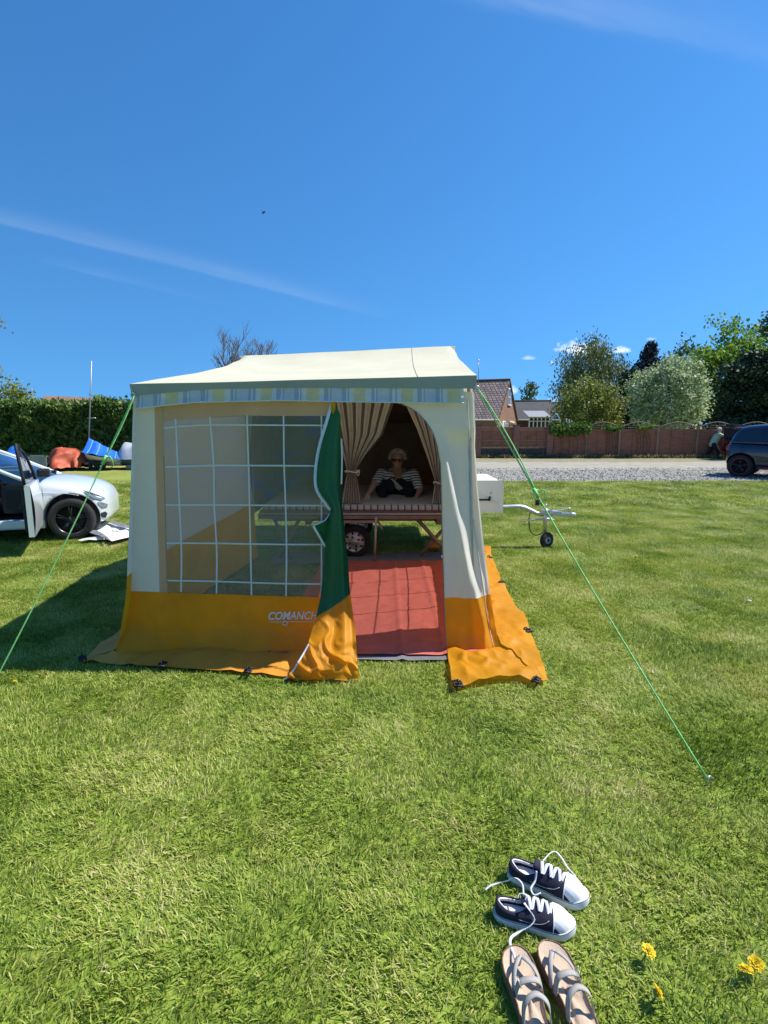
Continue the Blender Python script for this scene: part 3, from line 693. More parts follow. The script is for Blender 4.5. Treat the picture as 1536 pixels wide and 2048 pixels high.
c2 = curtain([(740, 788, 905), (815, 814, 893), (860, 835, 889), (910, 853, 887), (955, 868, 880), (968, 869, 880), (985, 867, 883), (1006, 864, 886)], 5, 6.03, .9, 5)
c3 = curtain([(740, 455, 520), (900, 462, 505), (1010, 466, 505)], 3, 5.98, .2, 9)
for c, pxy in ((c1, (703, 943)), (c2, (875, 965))):
    b = MB(); q = P(*pxy, 5.99); b.tube([q+Vector((math.cos(t)*.075 if pxy[0] < 800 else math.cos(t)*.045, math.sin(t)*.05, .01*math.sin(2*t))) for t in [i*math.pi/8 for i in range(17)]], .008, 6, cap=False)
    b.tube(spline([q+Vector((.05, -.05, 0)), q+Vector((.09, -.06, .02)), q+Vector((.08, -.06, -.04)), q+Vector((.05, -.05, -.01))], 5), .005, 5)
    b.build('tie_back', CUR[0], c)

# --- ground sheets
RED = mat('red_ground_sheet', (.50, .115, .085), .8, var=.12, scale=9, bump=.5, bscale=14, spec=.25)
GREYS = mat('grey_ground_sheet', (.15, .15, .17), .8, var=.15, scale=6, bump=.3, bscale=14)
def gsheet(name, poly, m, z, label, cat, n=60, rug=.010):
    (xa, ya), (xb, yb) = poly; bb = MB()
    def fn(u, v):
        x = xa(v)+(xb(v)-xa(v))*u; y = ya(u)+(yb(u)-ya(u))*v; p = Vector((x, y, z))
        p.z += rug*nz3(p, 3.5, 2)+rug*.6*nz3(p, 9, 4)
        for q, ax in ((.12, 0), (.42, 0), (4.3, 1), (5.0, 1)): p.z += .010*math.exp(-(((x if ax == 0 else y)-q)/.018)**2)
        return p
    bb.grid(fn, n, n); o = bb.build(name, m); tag(o, label, cat)
    GRASS_MASK.append([(xa(0), ya(0)), (xb(0), ya(1)), (xb(1), yb(1)), (xa(1), yb(0))]); return o
gsheet('ground_sheet', ((lambda v: -.78+.1*v, lambda u: 3.42-.03*math.sin(math.pi*u)), (lambda v: .70+.12*v, lambda u: 5.88)), RED, .035, 'red woven ground sheet on the floor inside the tent doorway', 'ground sheet', 90)
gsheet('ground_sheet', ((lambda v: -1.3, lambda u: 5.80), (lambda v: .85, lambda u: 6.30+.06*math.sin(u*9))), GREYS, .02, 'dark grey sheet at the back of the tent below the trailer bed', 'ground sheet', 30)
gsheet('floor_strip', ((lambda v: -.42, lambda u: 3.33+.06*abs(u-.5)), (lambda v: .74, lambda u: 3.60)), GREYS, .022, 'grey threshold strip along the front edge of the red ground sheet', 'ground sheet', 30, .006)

# --- pegs through rubber loops around the skirt
def peg(px, py, label, rz, big=1.0):
    p = G(px, py, .03); t = thing('tent_peg', label, 'tent peg', p, rz, 'pegs round the tent skirt')
    bb = MB(); k = big
    for s in (-1, 1):
        bb.tube([(.018*s*k, -.028*k, .012), (.020*s*k, 0, .022), (.016*s*k, .03*k, .014)], .0065*k, 6)
    for yy in (-.028, 0, .028): bb.tube([(-.024*k, yy*k, .016), (0, yy*k, .022), (.024*k, yy*k, .016)], .006*k, 6)
    bb.build('rubber_loop', RUBBER, t, local=True)
    bb = MB(); bb.tube(spline([(0, .012, -.05), (0, .008, .03), (0, -.004, .045), (0, -.018, .040), (0, -.020, .026)], 4), .004*k, 6); bb.build('hook', RUBBER, t, local=True)
peg(165, 1321, 'black rubber peg loop at the far left corner of the faded skirt', .6)
peg(325, 1334, 'black rubber peg loop on the front skirt below the window left edge', .1)
peg(497, 1346, 'black rubber peg loop on the front skirt below the white lettering', -.1)
peg(915, 1373, 'black peg loop on the skirt corner right of the doorway', .1, 1.15)
peg(1072, 1365, 'black peg loop at the near right corner of the orange skirt', -.5)
peg(1052, 1266, 'cluster of black peg loops midway along the right skirt', -1.2, 1.2)
peg(1003, 1168, 'black peg loop further back along the right skirt', -1.0)
peg(978, 1118, 'farthest black peg loop on the right skirt near the drawbar', -1.0)

# --- guy ropes
ROPE = mat('bright_green_rope', (.26, .66, .20), .6, var=.25, scale=40, bump=.3, bscale=300, transl=.1)
def guy(top, peg_px, mid, label, dbl):
    a, c = top, G(*peg_px, .03); t = thing('guy_rope', label, 'rope', (c.x, c.y, 0), 0, 'green guy ropes')
    pts = [a.lerp(c, i/24)-Vector((0, 0, .03*math.sin(math.pi*i/24))) for i in range(25)]
    bb = MB(); bb.tube(pts, .0042, 6); bb.build('cord', ROPE, t)
    k = mid; q = lambda f: a.lerp(c, f)-Vector((0, 0, .03*math.sin(math.pi*f)))
    if dbl:
        bb = MB(); n = 12; bb.tube([q(k*i/n)+Vector((.014*math.sin(math.pi*i/n)+.003, -.004, .010*math.sin(math.pi*i/n))) for i in range(n+1)], .0038, 6); bb.build('cord', ROPE, t)
    bb = MB(); d = (c-a).normalized()
    bb.tube([q(k)-d*.03, q(k)+d*.03], .011, 7)
    bb.tube(spline([q(k), q(k)+Vector((.04, -.01, .02)), q(k)+Vector((.05, 0, -.03)), q(k)+Vector((.03, 0, -.05))], 4), .0035, 5)
    bb.tube([q(k)-d*.012+Vector((-.014, 0, 0)), q(k)-d*.012+Vector((.016, 0, .008))], .007, 6)
    bb.build('slider_knot', ROPE, t)
    bb = MB(); bb.tube(spline([c+Vector((0, 0, -.06)), c+Vector((0, 0, .0)), c+Vector((.012, .01, .012)), c+Vector((.024, .012, .0))], 4), .004, 6); bb.build('peg', STEEL, t)
guy(P(268, 792, 3.46), (-22, 1385), .22, 'bright green guy rope running left from the tent eave', True)
guy(P(956, 779, 3.46), (1416, 1560), .33, 'bright green guy rope running right from the tent eave to the lawn', True)
for q in (P(954, 776, 3.46), P(266, 790, 3.46)):
    b = MB(); b.lathe([(.010, -.003), (.016, -.003), (.016, .003), (.010, .003)], 14, Matrix.Translation(q) @ Matrix.Rotation(math.pi/2, 4, 'X'), closed=True); b.build('eyelet_ring', STEEL, TENT)
# ------------------------------------------------------------------ trailer under the tent
TRAILER = thing('camping_trailer', 'low grey camping trailer with bed deck, cream front locker and jockey wheel drawbar', 'trailer', (0, 6.7, 0))
DECK = mat('grey_painted_deck', (.21, .19, .19), .6, var=.15, scale=9)
DECKL = mat('pale_aluminium_rail', (.45, .42, .41), .45, var=.1, scale=20, metal=.4)
MUD = mat('pale_mudguard', (.52, .48, .47), .5, var=.1, scale=12)
TYRE = mat('tyre_rubber', (.018, .018, .019), .85, var=.25, scale=18, bump=.3, bscale=60)
RIM = mat('silver_wheel', (.50, .49, .48), .4, var=.15, scale=16, metal=.6)
LOCKER = mat('cream_painted_locker', (.86, .83, .73), .45, var=.06, scale=5, bump=.05, bscale=30)
WOODL = mat('grey_wood', (.22, .18, .145), .8, var=.2, scale=14)
MATT = mat('mattress_grey', (.42, .40, .42), .9, var=.08, scale=9, bump=.15, bscale=60)
MATS_ = mat('mattress_stripe', (.06, .055, .07), .9, var=.1, scale=9)
TX0, TX1, TYN, TYF = -1.40, 1.02, 5.98, 7.45
zd = .60
b = MB(); b.box((TX0, TYN, .50), (TX1, TYF, .585), bev=.012); deck = b.build('deck', DECK, TRAILER)
b = MB(); b.box((TX0-.01, TYN-.028, .545), (TX1+.01, TYN-.003, .562)); b.build('edge_rail', DECKL, deck)
b = MB(); b.box((TX0-.01, TYN-.020, .495), (TX1+.01, TYN-.003, .535)); b.build('edge_rail', WOODL, deck)
b = MB(); b.box((TX0+.1, 6.36, .40), (TX1, 6.42, .498)); b.box((TX0+.1, 7.3, .40), (TX1, 7.36, .498)); b.box((TX0+.5, 6.06, .41), (TX0+.56, 7.3, .49)); b.box((.6, 6.06, .41), (.66, 7.3, .49)); b.build('chassis', DECK, TRAILER)
# mattress with ribbed striped edge
b = MB(); n = 96
def matt(u, v):
    x = TX0+.05+(TX1-TX0-.3)*u; rib = .012*abs(math.sin(u*math.pi*28))
    prof = [(TYN-.012, .59), (TYN-.030-rib, .605), (TYN-.030-rib, .632), (TYN-.012-rib*.5, .648), (TYN+.06, .652), (8.0, .655)]
    k = v*5; i = min(4, int(k)); t = k-i; a, c = prof[i], prof[i+1]
    return (x, a[0]+(c[0]-a[0])*t, a[1]+(c[1]-a[1])*t)
b.grid(matt, 280, 10, mfn=lambda u, v: 1 if (u*28 % 1 > .80 and v < .66) else 0); b.build('mattress', [MATT, MATS_], TRAILER)
b = MB(); b.box((TX0+.02, TYF, .5), (TX1-.15, 8.1, .58)); b.build('bed_base', DECK, TRAILER)
def small_wheel(x, y, r, side, parent):
    w = MB(); M = Matrix.Translation((x, y, r)) @ Matrix.Rotation(math.pi/2, 4, 'X')
    w.lathe([(r*.62, -.045), (r*.9, -.05), (r*.985, -.035), (r, 0), (r*.985, .035), (r*.9, .05), (r*.62, .045)], 36, M); ty = w.build('tyre', TYRE, parent)
    w = MB(); w.lathe([(r*.64, .046), (r*.60, .030), (r*.52, .024), (r*.36, .034), (r*.20, .040), (r*.18, .052), (0, .054)], 28, M); w.lathe([(r*.64, -.044), (0, -.03)], 24, M); rim = w.build('rim', RIM, parent)
    for k in range(4):
        a = k*math.pi/2+.4; w = MB(); w.sphere((x+math.cos(a)*r*.3, y-.042, r+math.sin(a)*r*.3), .012, 5); w.build('wheel_nut', RUBBER, rim)
    for k in range(8):
        a = k*math.pi/4+.2; w = MB(); w.tube([(x+math.cos(a)*r*.42, y-.032, r+math.sin(a)*r*.42), (x+math.cos(a)*r*.56, y-.030, r+math.sin(a)*r*.56)], .012, 6); w.build('rim_slot', RUBBER, rim)
for x, y in ((-.345, 6.18), (-.345, 7.25)):
    wh = thing('wheel', '', '', (x, y, 0)); wh.parent = TRAILER; wh.matrix_parent_inverse = wmat(TRAILER).inverted()
    for k in ('label', 'category'):
        if k in wh: del wh[k]
    small_wheel(x, y, .195, 1, wh)
# mudguards
for y in (6.18, 7.25):
    b = MB(); pr = [(-.68, .335), (-.61, .455), (-.08, .455), (-.015, .345), (-.015, .30)]
    vs = [(x, y+dy, z) for dy in (-.095, .085) for x, z in pr] + [(x, y-.095, z-.03 if i in (1, 2) else z) for i, (x, z) in enumerate(pr)]
    n = len(pr); b.add(vs, [(i, i+1, n+i+1, n+i) for i in range(n-1)]+[(i, i+1, 2*n+i+1, 2*n+i) for i in range(n-1)], 0, False); b.build('mudguard', MUD, TRAILER)
# folding X legs below the deck
for (a, c) in (((.36, .50), (.78, .03)), ((.80, .50), (.42, .05))):
    b = MB(); b.tube([(a[0], 6.03+.03*(a[0] > .5), a[1]), (c[0], 6.05+.03*(a[0] > .5), c[1])], .022, 4); b.build('folding_leg', WOODL, TRAILER)
b = MB(); b.tube([(-1.25, 6.02, .5), (-1.05, 6.02, .03)], .02, 4); b.build('folding_leg', WOODL, TRAILER)
b = MB(); b.tube([(-.95, 6.03, .5), (-1.2, 6.05, .03)], .02, 4); b.build('folding_leg', WOODL, TRAILER)
# front locker
LX0, LX1, LY0, LY1, LZ0, LZ1 = .90, 1.40, 6.30, 7.12, .515, .888
b = MB()
pr = [(LX0, LZ0)] + [(LX1, LZ0)] + [(LX1-.055+.055*math.cos(t), LZ1-.055+.055*math.sin(t)) for t in [i*math.pi/16 for i in range(9)]] + [(LX0, LZ1)]
n = len(pr); b.add([(x, y, z) for y in (LY0, LY1) for x, z in pr], [(i, (i+1) % n, n+(i+1) % n, n+i) for i in range(n)]+[tuple(range(n)), tuple(range(2*n-1, n-1, -1))], 0, False); lk = b.build('locker', LOCKER, TRAILER)
md = lk.modifiers.new('bev', 'BEVEL'); md.width = .006; md.segments = 2
b = MB(); b.box((1.10, LY0-.014, .655), (1.25, LY0-.002, .675), bev=.004); b.box((1.228, LY0-.022, .652), (1.252, LY0-.003, .705), bev=.004); b.build('latch', RUBBER, lk)
b = MB(); b.sphere((1.255, LY0-.004, .745), .008, 5); b.build('latch_stud', RUBBER, lk)
b = MB(); b.tube(spline([(.95, LY0-.006, .80), (1.2, LY0-.010, .70), (1.39, LY0-.008, .60)], 6), .0022, 5); b.build('cord', BAR, lk)
# drawbar
b = MB(); YD = 6.72
b.tube(spline([P(960, 1014, YD), P(1005, 1014, YD), P(1040, 1013, YD), P(1058, 1019, YD), P(1078, 1028, YD), P(1098, 1028, YD), P(1112, 1027, YD)], 5), [.034]*31, 8, flat=.8); bar = b.build('drawbar', STEEL, TRAILER)
b = MB(); h = P(1112, 1028, YD)
b.box((h.x-.06, YD-.05, h.z-.025), (h.x+.06, YD+.05, h.z+.045), bev=.012); b.box((h.x+.05, YD-.03, h.z-.03), (h.x+.22, YD+.03, h.z+.012), bev=.01); b.tube([(h.x+.17, YD, h.z-.005), (h.x+.24, YD, h.z-.015)], .032, 10)
b.build('coupling', STEEL, bar)
b = MB(); b.tube(spline([(h.x+.02, YD-.02, h.z+.045), (h.x+.10, YD-.02, h.z+.06), (h.x+.16, YD-.02, h.z+.075), (h.x+.17, YD-.02, h.z+.05)], 4), .010, 7); b.build('coupling_handle', STEEL, bar)
b = MB(); b.tube([P(1040, 1042, YD-.06), P(1104, 1037, YD-.06)], [.010, .02], 7, flat=.7); b.tube([P(1088, 1038, YD-.06), P(1108, 1040, YD-.06)], .024, 8, flat=.6); b.build('brake_lever', STEEL, bar)
b = MB(); b.tube(spline([P(1062, 1020, YD), P(1058, 1035, YD), P(1060, 1060, YD), P(1070, 1070, YD), P(1083, 1067, YD), P(1088, 1058, YD)], 6), .0065, 6); b.build('cable', RUBBER, bar)
jx, jy = P(1090, 1050, YD-.05).x, YD-.05
b = MB(); b.tube([(jx, jy, .50), (jx, jy, .20)], .024, 10); b.tube([(jx, jy, .20), (jx+.012, jy, .12)], .017, 8); b.tube([(jx, jy, .50), (jx, jy, .56)], .01, 8); b.build('jockey_post', STEEL, bar)
b = MB(); b.tube(spline([P(1085, 1012, jy), P(1079, 1005, jy), P(1075, 1004, jy)], 4), .006, 6); b.box(tuple(P(1079, 1011, jy)), tuple(P(1072, 1000, jy)+Vector((0, .03, 0)))); b.build('crank_knob', RUBBER, bar)
b = MB(); b.box((jx-.05, jy-.045, .43), (jx+.05, jy+.045, .49), bev=.008); b.build('clamp', STEEL, bar)
b = MB(); M = Matrix.Translation((jx+.03, jy, .10)) @ Matrix.Rotation(.5, 4, 'Z') @ Matrix.Rotation(math.pi/2, 4, 'X'); b.lathe([(.02, -.026), (.06, -.028), (.098, -.02), (.102, 0), (.098, .02), (.06, .028), (.02, .026)], 26, M, closed=True); b.build('jockey_wheel', TYRE, bar)
b = MB(); b.lathe([(.018, .030), (.04, .027), (.046, .030)], 16, M); b.build('jockey_hub', GREYT, bar)
b = MB()          # orange stuff sack beside the legs
def sack(u, v):
    t = u*2*math.pi; r = math.sin(math.pi*v)**.6*(.10+.02*nz3((math.cos(t), math.sin(t), v*3), 2)); return (.62+r*1.15*math.cos(t), 6.45+r*math.sin(t), .02+.13*v+.01*math.sin(3*t))
b.grid(sack, 20, 12); tag(b.build('stuff_sack', FADED), 'small orange brown cloth bag on the grass below the trailer bed', 'bag')

# ------------------------------------------------------------------ people
SKIN = mat('skin', (.52, .31, .225), .55, var=.06, scale=20, spec=.35)
def figure(name, segs, m, parent, voxel=.011, smooth_it=5, mats=None, mfn=None):
    """one continuous surface from tapered limb segments (p0, r0, p1, r1)"""
    bb = MB()
    for p0, r0, p1, r1 in segs:
        p0, p1 = Vector(p0), Vector(p1); d = (p1-p0).length; k = max(2, int(d/(min(r0, r1)*.8))+1)
        bb.tube([p0.lerp(p1, i/k) for i in range(k+1)], [r0+(r1-r0)*i/k for i in range(k+1)], 10)
        bb.sphere(p0, r0*.995, 6); bb.sphere(p1, r1*.995, 6)
    o = bb.build(name, m)
    md = o.modifiers.new('r', 'REMESH'); md.mode = 'VOXEL'; md.voxel_size = voxel
    md = o.modifiers.new('s', 'SMOOTH'); md.factor = .5; md.iterations = smooth_it
    me = eval_mesh(o); bpy.data.objects.remove(o)
    me.materials.clear()
    for q in (mats or [m]): me.materials.append(q)
    me.polygons.foreach_set('use_smooth', [True]*len(me.polygons))
    if mfn:
        me.polygons.foreach_set('material_index', [mfn(f.center) for f in me.polygons])
    me.name = name; return link_mesh(name, me, parent)
def hand(wrist, fwd, palm_n, s=1.0, curl=.35, left=False):
    """segments of a hand: palm, four bent fingers of different length, thumb from the side of the palm"""
    f = Vector(fwd).normalized(); n = Vector(palm_n).normalized(); n = (n-f*n.dot(f)).normalized(); side = f.cross(n)*(1 if left else -1); w = Vector(wrist); out = []
    for k, (off, ln) in enumerate(((-.030, .068), (-.010, .078), (.010, .074), (.030, .058))):
        base = w+f*.085*s+side*off*s; out.append((w+side*off*.5*s, .017*s, base, .012*s))
        p = base; d = f.copy(); L_ = ln*s
        for j in range(3):
            d = (d+n*curl*(.5+.35*j)).normalized(); q = p+d*L_*(.42, .32, .26)[j]; out.append((p, (.0100-.0012*j)*s, q, (.0092-.0013*j)*s)); p = q
    t0 = w+f*.025*s-side*.024*s; t1 = t0+(f*.6-side*.8).normalized()*.038*s+n*.008*s; t2 = t1+(f*.85-side*.4+n*.35).normalized()*.030*s
    out += [(w+f*.01*s, .018*s, t0, .015*s), (t0, .014*s, t1, .011*s), (t1, .011*s, t2, .0085*s)]
    return out
def head_segs(c, fwd, up, s=1.0):
    f, u = Vector(fwd).normalized(), Vector(up).normalized(); c = Vector(c); r = f.cross(u).normalized()
    g = [(c+u*.035*s-f*.01*s, .078*s, c+u*.02*s+f*.015*s, .076*s), (c-u*.03*s+f*.022*s, .067*s, c-u*.072*s+f*.040*s, .046*s)]
    g += [(c+f*.088*s-u*.005*s, .010*s, c+f*.104*s-u*.028*s, .014*s)]                                  # nose
    g += [(c+f*.078*s-u*.062*s+r*.016*s, .010*s, c+f*.078*s-u*.062*s-r*.016*s, .010*s)]                 # mouth
    for q in (-1, 1):
        g += [(c+r*.076*q*s-u*.012*s-f*.012*s, .016*s, c+r*.080*q*s+u*.014*s-f*.016*s, .018*s)]         # ears
        g += [(c+f*.070*s+u*.018*s+r*.030*q*s, .018*s, c+f*.070*s+u*.018*s+r*.034*q*s, .018*s)]         # brow
    return g
def hair_cap(name, c, fwd, up, s, m, parent, n=900, drop=-.02):
    f, u = Vector(fwd).normalized(), Vector(up).normalized(); r = f.cross(u); c = Vector(c)+u*.03*s-f*.008*s; bb = MB()
    def fn(a, v):
        th = a*2*math.pi; ph = v*math.pi*.62; front = math.cos(th)
        ph *= 1-.50*smooth(.1, .8, front)
        rad = (.092+.006*math.sin(th*9+ph*5)+.006*nz3((math.cos(th)*3, math.sin(th)*3, ph*3), 1.6))*s
        return c+(f*math.cos(th)+r*math.sin(th))*math.sin(ph)*rad+u*math.cos(ph)*rad*1.03
    bb.grid(fn, 40, 18)
    rr = random.Random(3)
    for _ in range(n):                       # short locks standing off the cap
        p = Vector(fn(rr.random(), rr.random()**.7)); d = (p-c).normalized(); t = (Vector((rr.uniform(-1, 1), rr.uniform(-1, 1), -.4))).normalized(); q = p+d*.018*s+t*.022*s; w = d.cross(t).normalized()*.004*s
        bb.add([p-w, p+w, q], [(0, 1, 2)])
    return bb.build(name, m, parent)

# seated woman on the bed
def stripes():
    m = bpy.data.materials.new('navy_striped_jersey'); m.use_nodes = True; nt = m.node_tree; N = nt.nodes; L = nt.links; bs = N['Principled BSDF']; bs.inputs['Roughness'].default_value = .9
    tc = N.new('ShaderNodeTexCoord'); mp = N.new('ShaderNodeMapping'); mp.inputs['Rotation'].default_value = (.35, 0, 0); L.new(tc.outputs['Object'], mp.inputs[0]); w = N.new('ShaderNodeTexWave'); w.bands_direction = 'Z'; w.inputs['Scale'].default_value = 8.0; w.inputs['Distortion'].default_value = 1.6; w.inputs['Detail Scale'].default_value = 1.5; L.new(mp.outputs[0], w.inputs[0])
    cr = N.new('ShaderNodeValToRGB'); cr.color_ramp.interpolation = 'CONSTANT'; cr.color_ramp.elements[0].color = (.70, .72, .76, 1); cr.color_ramp.elements[1].position = .72; cr.color_ramp.elements[1].color = (.02, .03, .07, 1)
    L.new(w.outputs['Fac'], cr.inputs[0]); L.new(cr.outputs[0], bs.inputs['Base Color']); return m
STRIPE = stripes()
NAVY = mat('dark_navy_trousers', (.010, .012, .022), .9, var=.2, scale=12)
HAIRG = mat('grey_hair', (.66, .62, .55), .7, var=.3, scale=60)
WOM = thing('person', 'person with short grey hair, sunglasses and striped top sitting cross-legged on the bed', 'person', (.17, 7.0, .655))
hd = P(795, 918, 6.86); fwd = Vector((-.05, -1, -.14)); up = Vector((0, -.28, 1))
nk = hd+Vector((.0, .075, -.115)); ch = P(797, 962, 7.06); pel_ = Vector((.185, 7.30, .78))
shL, shR = P(762, 948, 6.98), P(828, 948, 6.98)
elL, elR = P(746, 973, 6.70), P(840, 981, 6.74)
haL, haR = P(736, 989, 6.50), P(831, 998, 6.50)
knL, knR = P(762, 976, 6.84), P(822, 980, 6.86)
ftL, ftR = P(812, 1000, 6.60), P(772, 1000, 6.56)
segs = head_segs(hd, fwd, up, 1.0) + [(hd+Vector((0, .045, -.06)), .052, nk, .055), (nk, .056, ch+Vector((0, 0, .05)), .08)]
segs += [(ch, .125, pel_, .145), (shL, .058, ch+Vector((-.06, 0, .0)), .09), (shR, .058, ch+Vector((.06, 0, .0)), .09), (pel_+Vector((-.09, 0, 0)), .125, pel_+Vector((.09, 0, 0)), .125)]
segs += [(shL, .052, elL, .041), (elL, .040, haL, .026), (shR, .052, elR, .041), (elR, .040, haR, .026)]
segs += hand(haL, (-.25, -.35, -1), (.0, 1, -.2), .95, .25) + hand(haR, (-.15, -.5, -.75), (-.3, 1, 0), .95, .25, True)
body = figure('body', segs, SKIN, WOM, .009, 4)
tr = [(pel_+Vector((-.09, -.05, -.0)), .135, knL, .078), (pel_+Vector((.09, -.05, -.0)), .135, knR, .078), (knL, .076, ftR+Vector((-.03, .02, .02)), .050), (knR, .076, ftL+Vector((.03, .02, .02)), .050), (pel_, .15, pel_+Vector((0, -.12, .02)), .12)]
for q in (P(775, 975, 6.82), P(806, 978, 6.84)): tr.append((pel_+Vector((0, -.2, .02)), .11, q, .085))
figure('trousers', tr, NAVY, WOM, .012, 4)
sh = [(ch+Vector((0, .01, -.01)), .140, pel_+Vector((0, -.02, .06)), .158), (shL, .072, ch+Vector((-.05, 0, .0)), .108), (shR, .072, ch+Vector((.05, 0, .0)), .108), (shL, .068, shL.lerp(elL, .62), .061), (shR, .068, shR.lerp(elR, .80), .062)]
figure('striped_top', sh, STRIPE, WOM, .011, 3)
PATT = mat('patterned_sock', (.30, .28, .29), .9, var=.6, scale=70)
for k, f0 in enumerate((ftL, ftR)):
    figure('foot', [(f0+Vector((0, .03, 0)), .040, f0+Vector((-.03+.06*k, -.07, -.012)), .034)], PATT, WOM, .010, 3)
hair_cap('hair', hd, fwd, up, 1.04, HAIRG, WOM)
fw = fwd.normalized(); uu = (up-fw*up.dot(fw)).normalized(); rr_ = fw.cross(uu).normalized(); b = MB()
for q in (-1, 1):
    c = hd+fw*.100+uu*.006+rr_*.036*q; vs = [c] + [c+rr_*(.034*math.cos(t))+uu*.026*math.sin(t)*(1 if math.sin(t) < 0 else .8)-fw*.010*abs(math.cos(t))**2 for t in [i*math.pi/8 for i in range(16)]]
    b.add(vs, [(0, 1+i, 1+(i+1) % 16) for i in range(16)]); b.tube([c+rr_*.028*q, hd+rr_*.080*q+uu*.012+fw*.0], .003, 5)
b.tube([hd+fw*.104+uu*.012-rr_*.012, hd+fw*.104+uu*.012+rr_*.012], .004, 5)
b.build('sunglasses', mat('dark_lens', (.008, .004, .004), .15, var=.1), WOM)
b = MB(); q = P(792, 957, 6.86); b.tube(spline([q, q+Vector((-.014, 0, .04)), q+Vector((-.02, .03, .09))], 4), .006, 6); b.sphere(q, .020, 6, sc=(.8, .6, 1.25)); tagp = b.build('pendant', mat('orange_pendant', (.62, .17, .06), .5), WOM)
b = MB(); pg = P(785, 956, 6.84), P(806, 977, 6.72)
b.grid(lambda u, v: Vector(pg[0]).lerp(Vector(pg[1]), u)+Vector((-.045*v, .05*v, -.03*v-.02*math.sin(math.pi*u)*v)), 8, 4); mg = b.build('booklet', mat('printed_page', (.48, .50, .44), .6, var=.25, scale=30), None, solid=.004); tag(mg, 'thin open booklet resting on the lap of the seated person', 'booklet')
b = MB(); b.tube([haL+Vector((-.045, -.06, -.085)), haL+Vector((.03, -.075, -.055))], .004, 6); b.tube([haL+Vector((-.05, -.055, -.07)), haL+Vector((.02, -.07, -.04))], .004, 6); tag(b.build('loose_peg', DECKL), 'pale metal rod in the left-hand fingers of the seated person', 'rod')
# ------------------------------------------------------------------ cars
GLASS = mat('car_glass', (.012, .020, .034), .06, var=.1, scale=2, spec=.8)
DARKP = mat('dark_cabin_plastic', (.012, .013, .016), .7, var=.2, scale=12)
LAMP = mat('headlamp_lens', (.16, .19, .22), .08, var=.3, scale=20, spec=.9)
def paint(name, c, metal=.35, rough=.3): return mat(name, c, rough, var=.04, scale=3, metal=metal, coat=.7, spec=.5)
def loft(stations, ring_fn, close=True):
    rings = [ring_fn(s) for s in stations]; n = len(rings[0]); bb = MB(); vs = [p for r in rings for p in r]; fs = []
    for i in range(len(rings)-1):
        for k in range(n-1): fs.append((i*n+k, i*n+k+1, (i+1)*n+k+1, (i+1)*n+k))
        fs.append((i*n+n-1, i*n, (i+1)*n, (i+1)*n+n-1))
    if close: fs.append(tuple(range(n-1, -1, -1))); fs.append(tuple((len(rings)-1)*n+k for k in range(n)))
    bb.add(vs, fs); return bb
def body_ring(s):
    x, w, zb, zt, cr = s            # station, half width, underside, belt height, crown
    h = zt-zb
    half = [(0, zb), (w*.80, zb), (w*.95, zb+.05*h+.02), (w, zb+.30*h), (w*1.005, zb+.55*h), (w*.985, zb+.85*h), (w*.93, zt), (w*.6, zt+cr*.75), (0, zt+cr)]
    ring = [(x, y, z) for y, z in half] + [(x, -y, z) for y, z in reversed(half[1:-1])]
    return ring
def fix_normals(o):
    bm = bmesh.new(); bm.from_mesh(o.data); bmesh.ops.recalc_face_normals(bm, faces=bm.faces); bm.to_mesh(o.data); bm.free()
def arches(o, cuts):
    fix_normals(o)
    for c in cuts:
        bb = MB(); bb.tube([(c[0], c[1], c[2]), (c[0], c[3], c[2])], c[4], 40); k = bb.build('cutter', DARKP, o.parent, local=True); fix_normals(k); bpy.context.view_layer.update()
        md = o.modifiers.new('cut', 'BOOLEAN'); md.operation = 'DIFFERENCE'; md.object = k; md.solver = 'EXACT'
        me = eval_mesh(o); o.modifiers.clear(); old = o.data; o.data = me; bpy.data.objects.remove(k)
def apply_sub(o, lv=2):
    md = o.modifiers.new('sub', 'SUBSURF'); md.levels = lv; md.render_levels = lv; me = eval_mesh(o); o.modifiers.clear(); o.data = me
    me.polygons.foreach_set('use_smooth', [True]*len(me.polygons))
def car_wheel(parent, x, y, r, out, tyre_m, rim_m, accent=None, spokes=5, turn=0.0):
    t = bpy.data.objects.new('wheel', None); COL.objects.link(t); t.parent = parent; t.location = (x, y, r); t.rotation_euler = (0, 0, turn)
    M = Matrix.Rotation(-math.pi/2*out, 4, 'X')        # lathe axis points outwards
    bb = MB(); bb.lathe([(r*.68, -.10), (r*.93, -.105), (r*.985, -.085), (r, -.05), (r, .05), (r*.985, .085), (r*.93, .105), (r*.80, .108), (r*.68, .098)], 44, M); bb.build('tyre', tyre_m, t, local=True)
    bb = MB(); bb.lathe([(r*.69, .100), (r*.66, .095), (r*.63, .05), (r*.60, -.03), (0, -.03)], 40, M)
    for k in range(spokes):
        for dd in (-.11, .11):
            a = k*2*math.pi/spokes+.3; p0 = M @ Vector((math.cos(a)*r*.12, math.sin(a)*r*.12, .062)); p1 = M @ Vector((math.cos(a+dd)*r*.64, math.sin(a+dd)*r*.64, .078)); bb.tube([p0, p1], [.020, .015], 6, flat=.7)
    bb.lathe([(r*.16, .05), (r*.15, .075), (0, .08)], 20, M); rim = bb.build('rim', rim_m, t, local=True)
    if accent:
        bb = MB(); bb.lathe([(r*.665, .102), (r*.70, .104), (r*.70, .098)], 44, M); bb.build('rim_ring', accent, t, local=True)
    return t

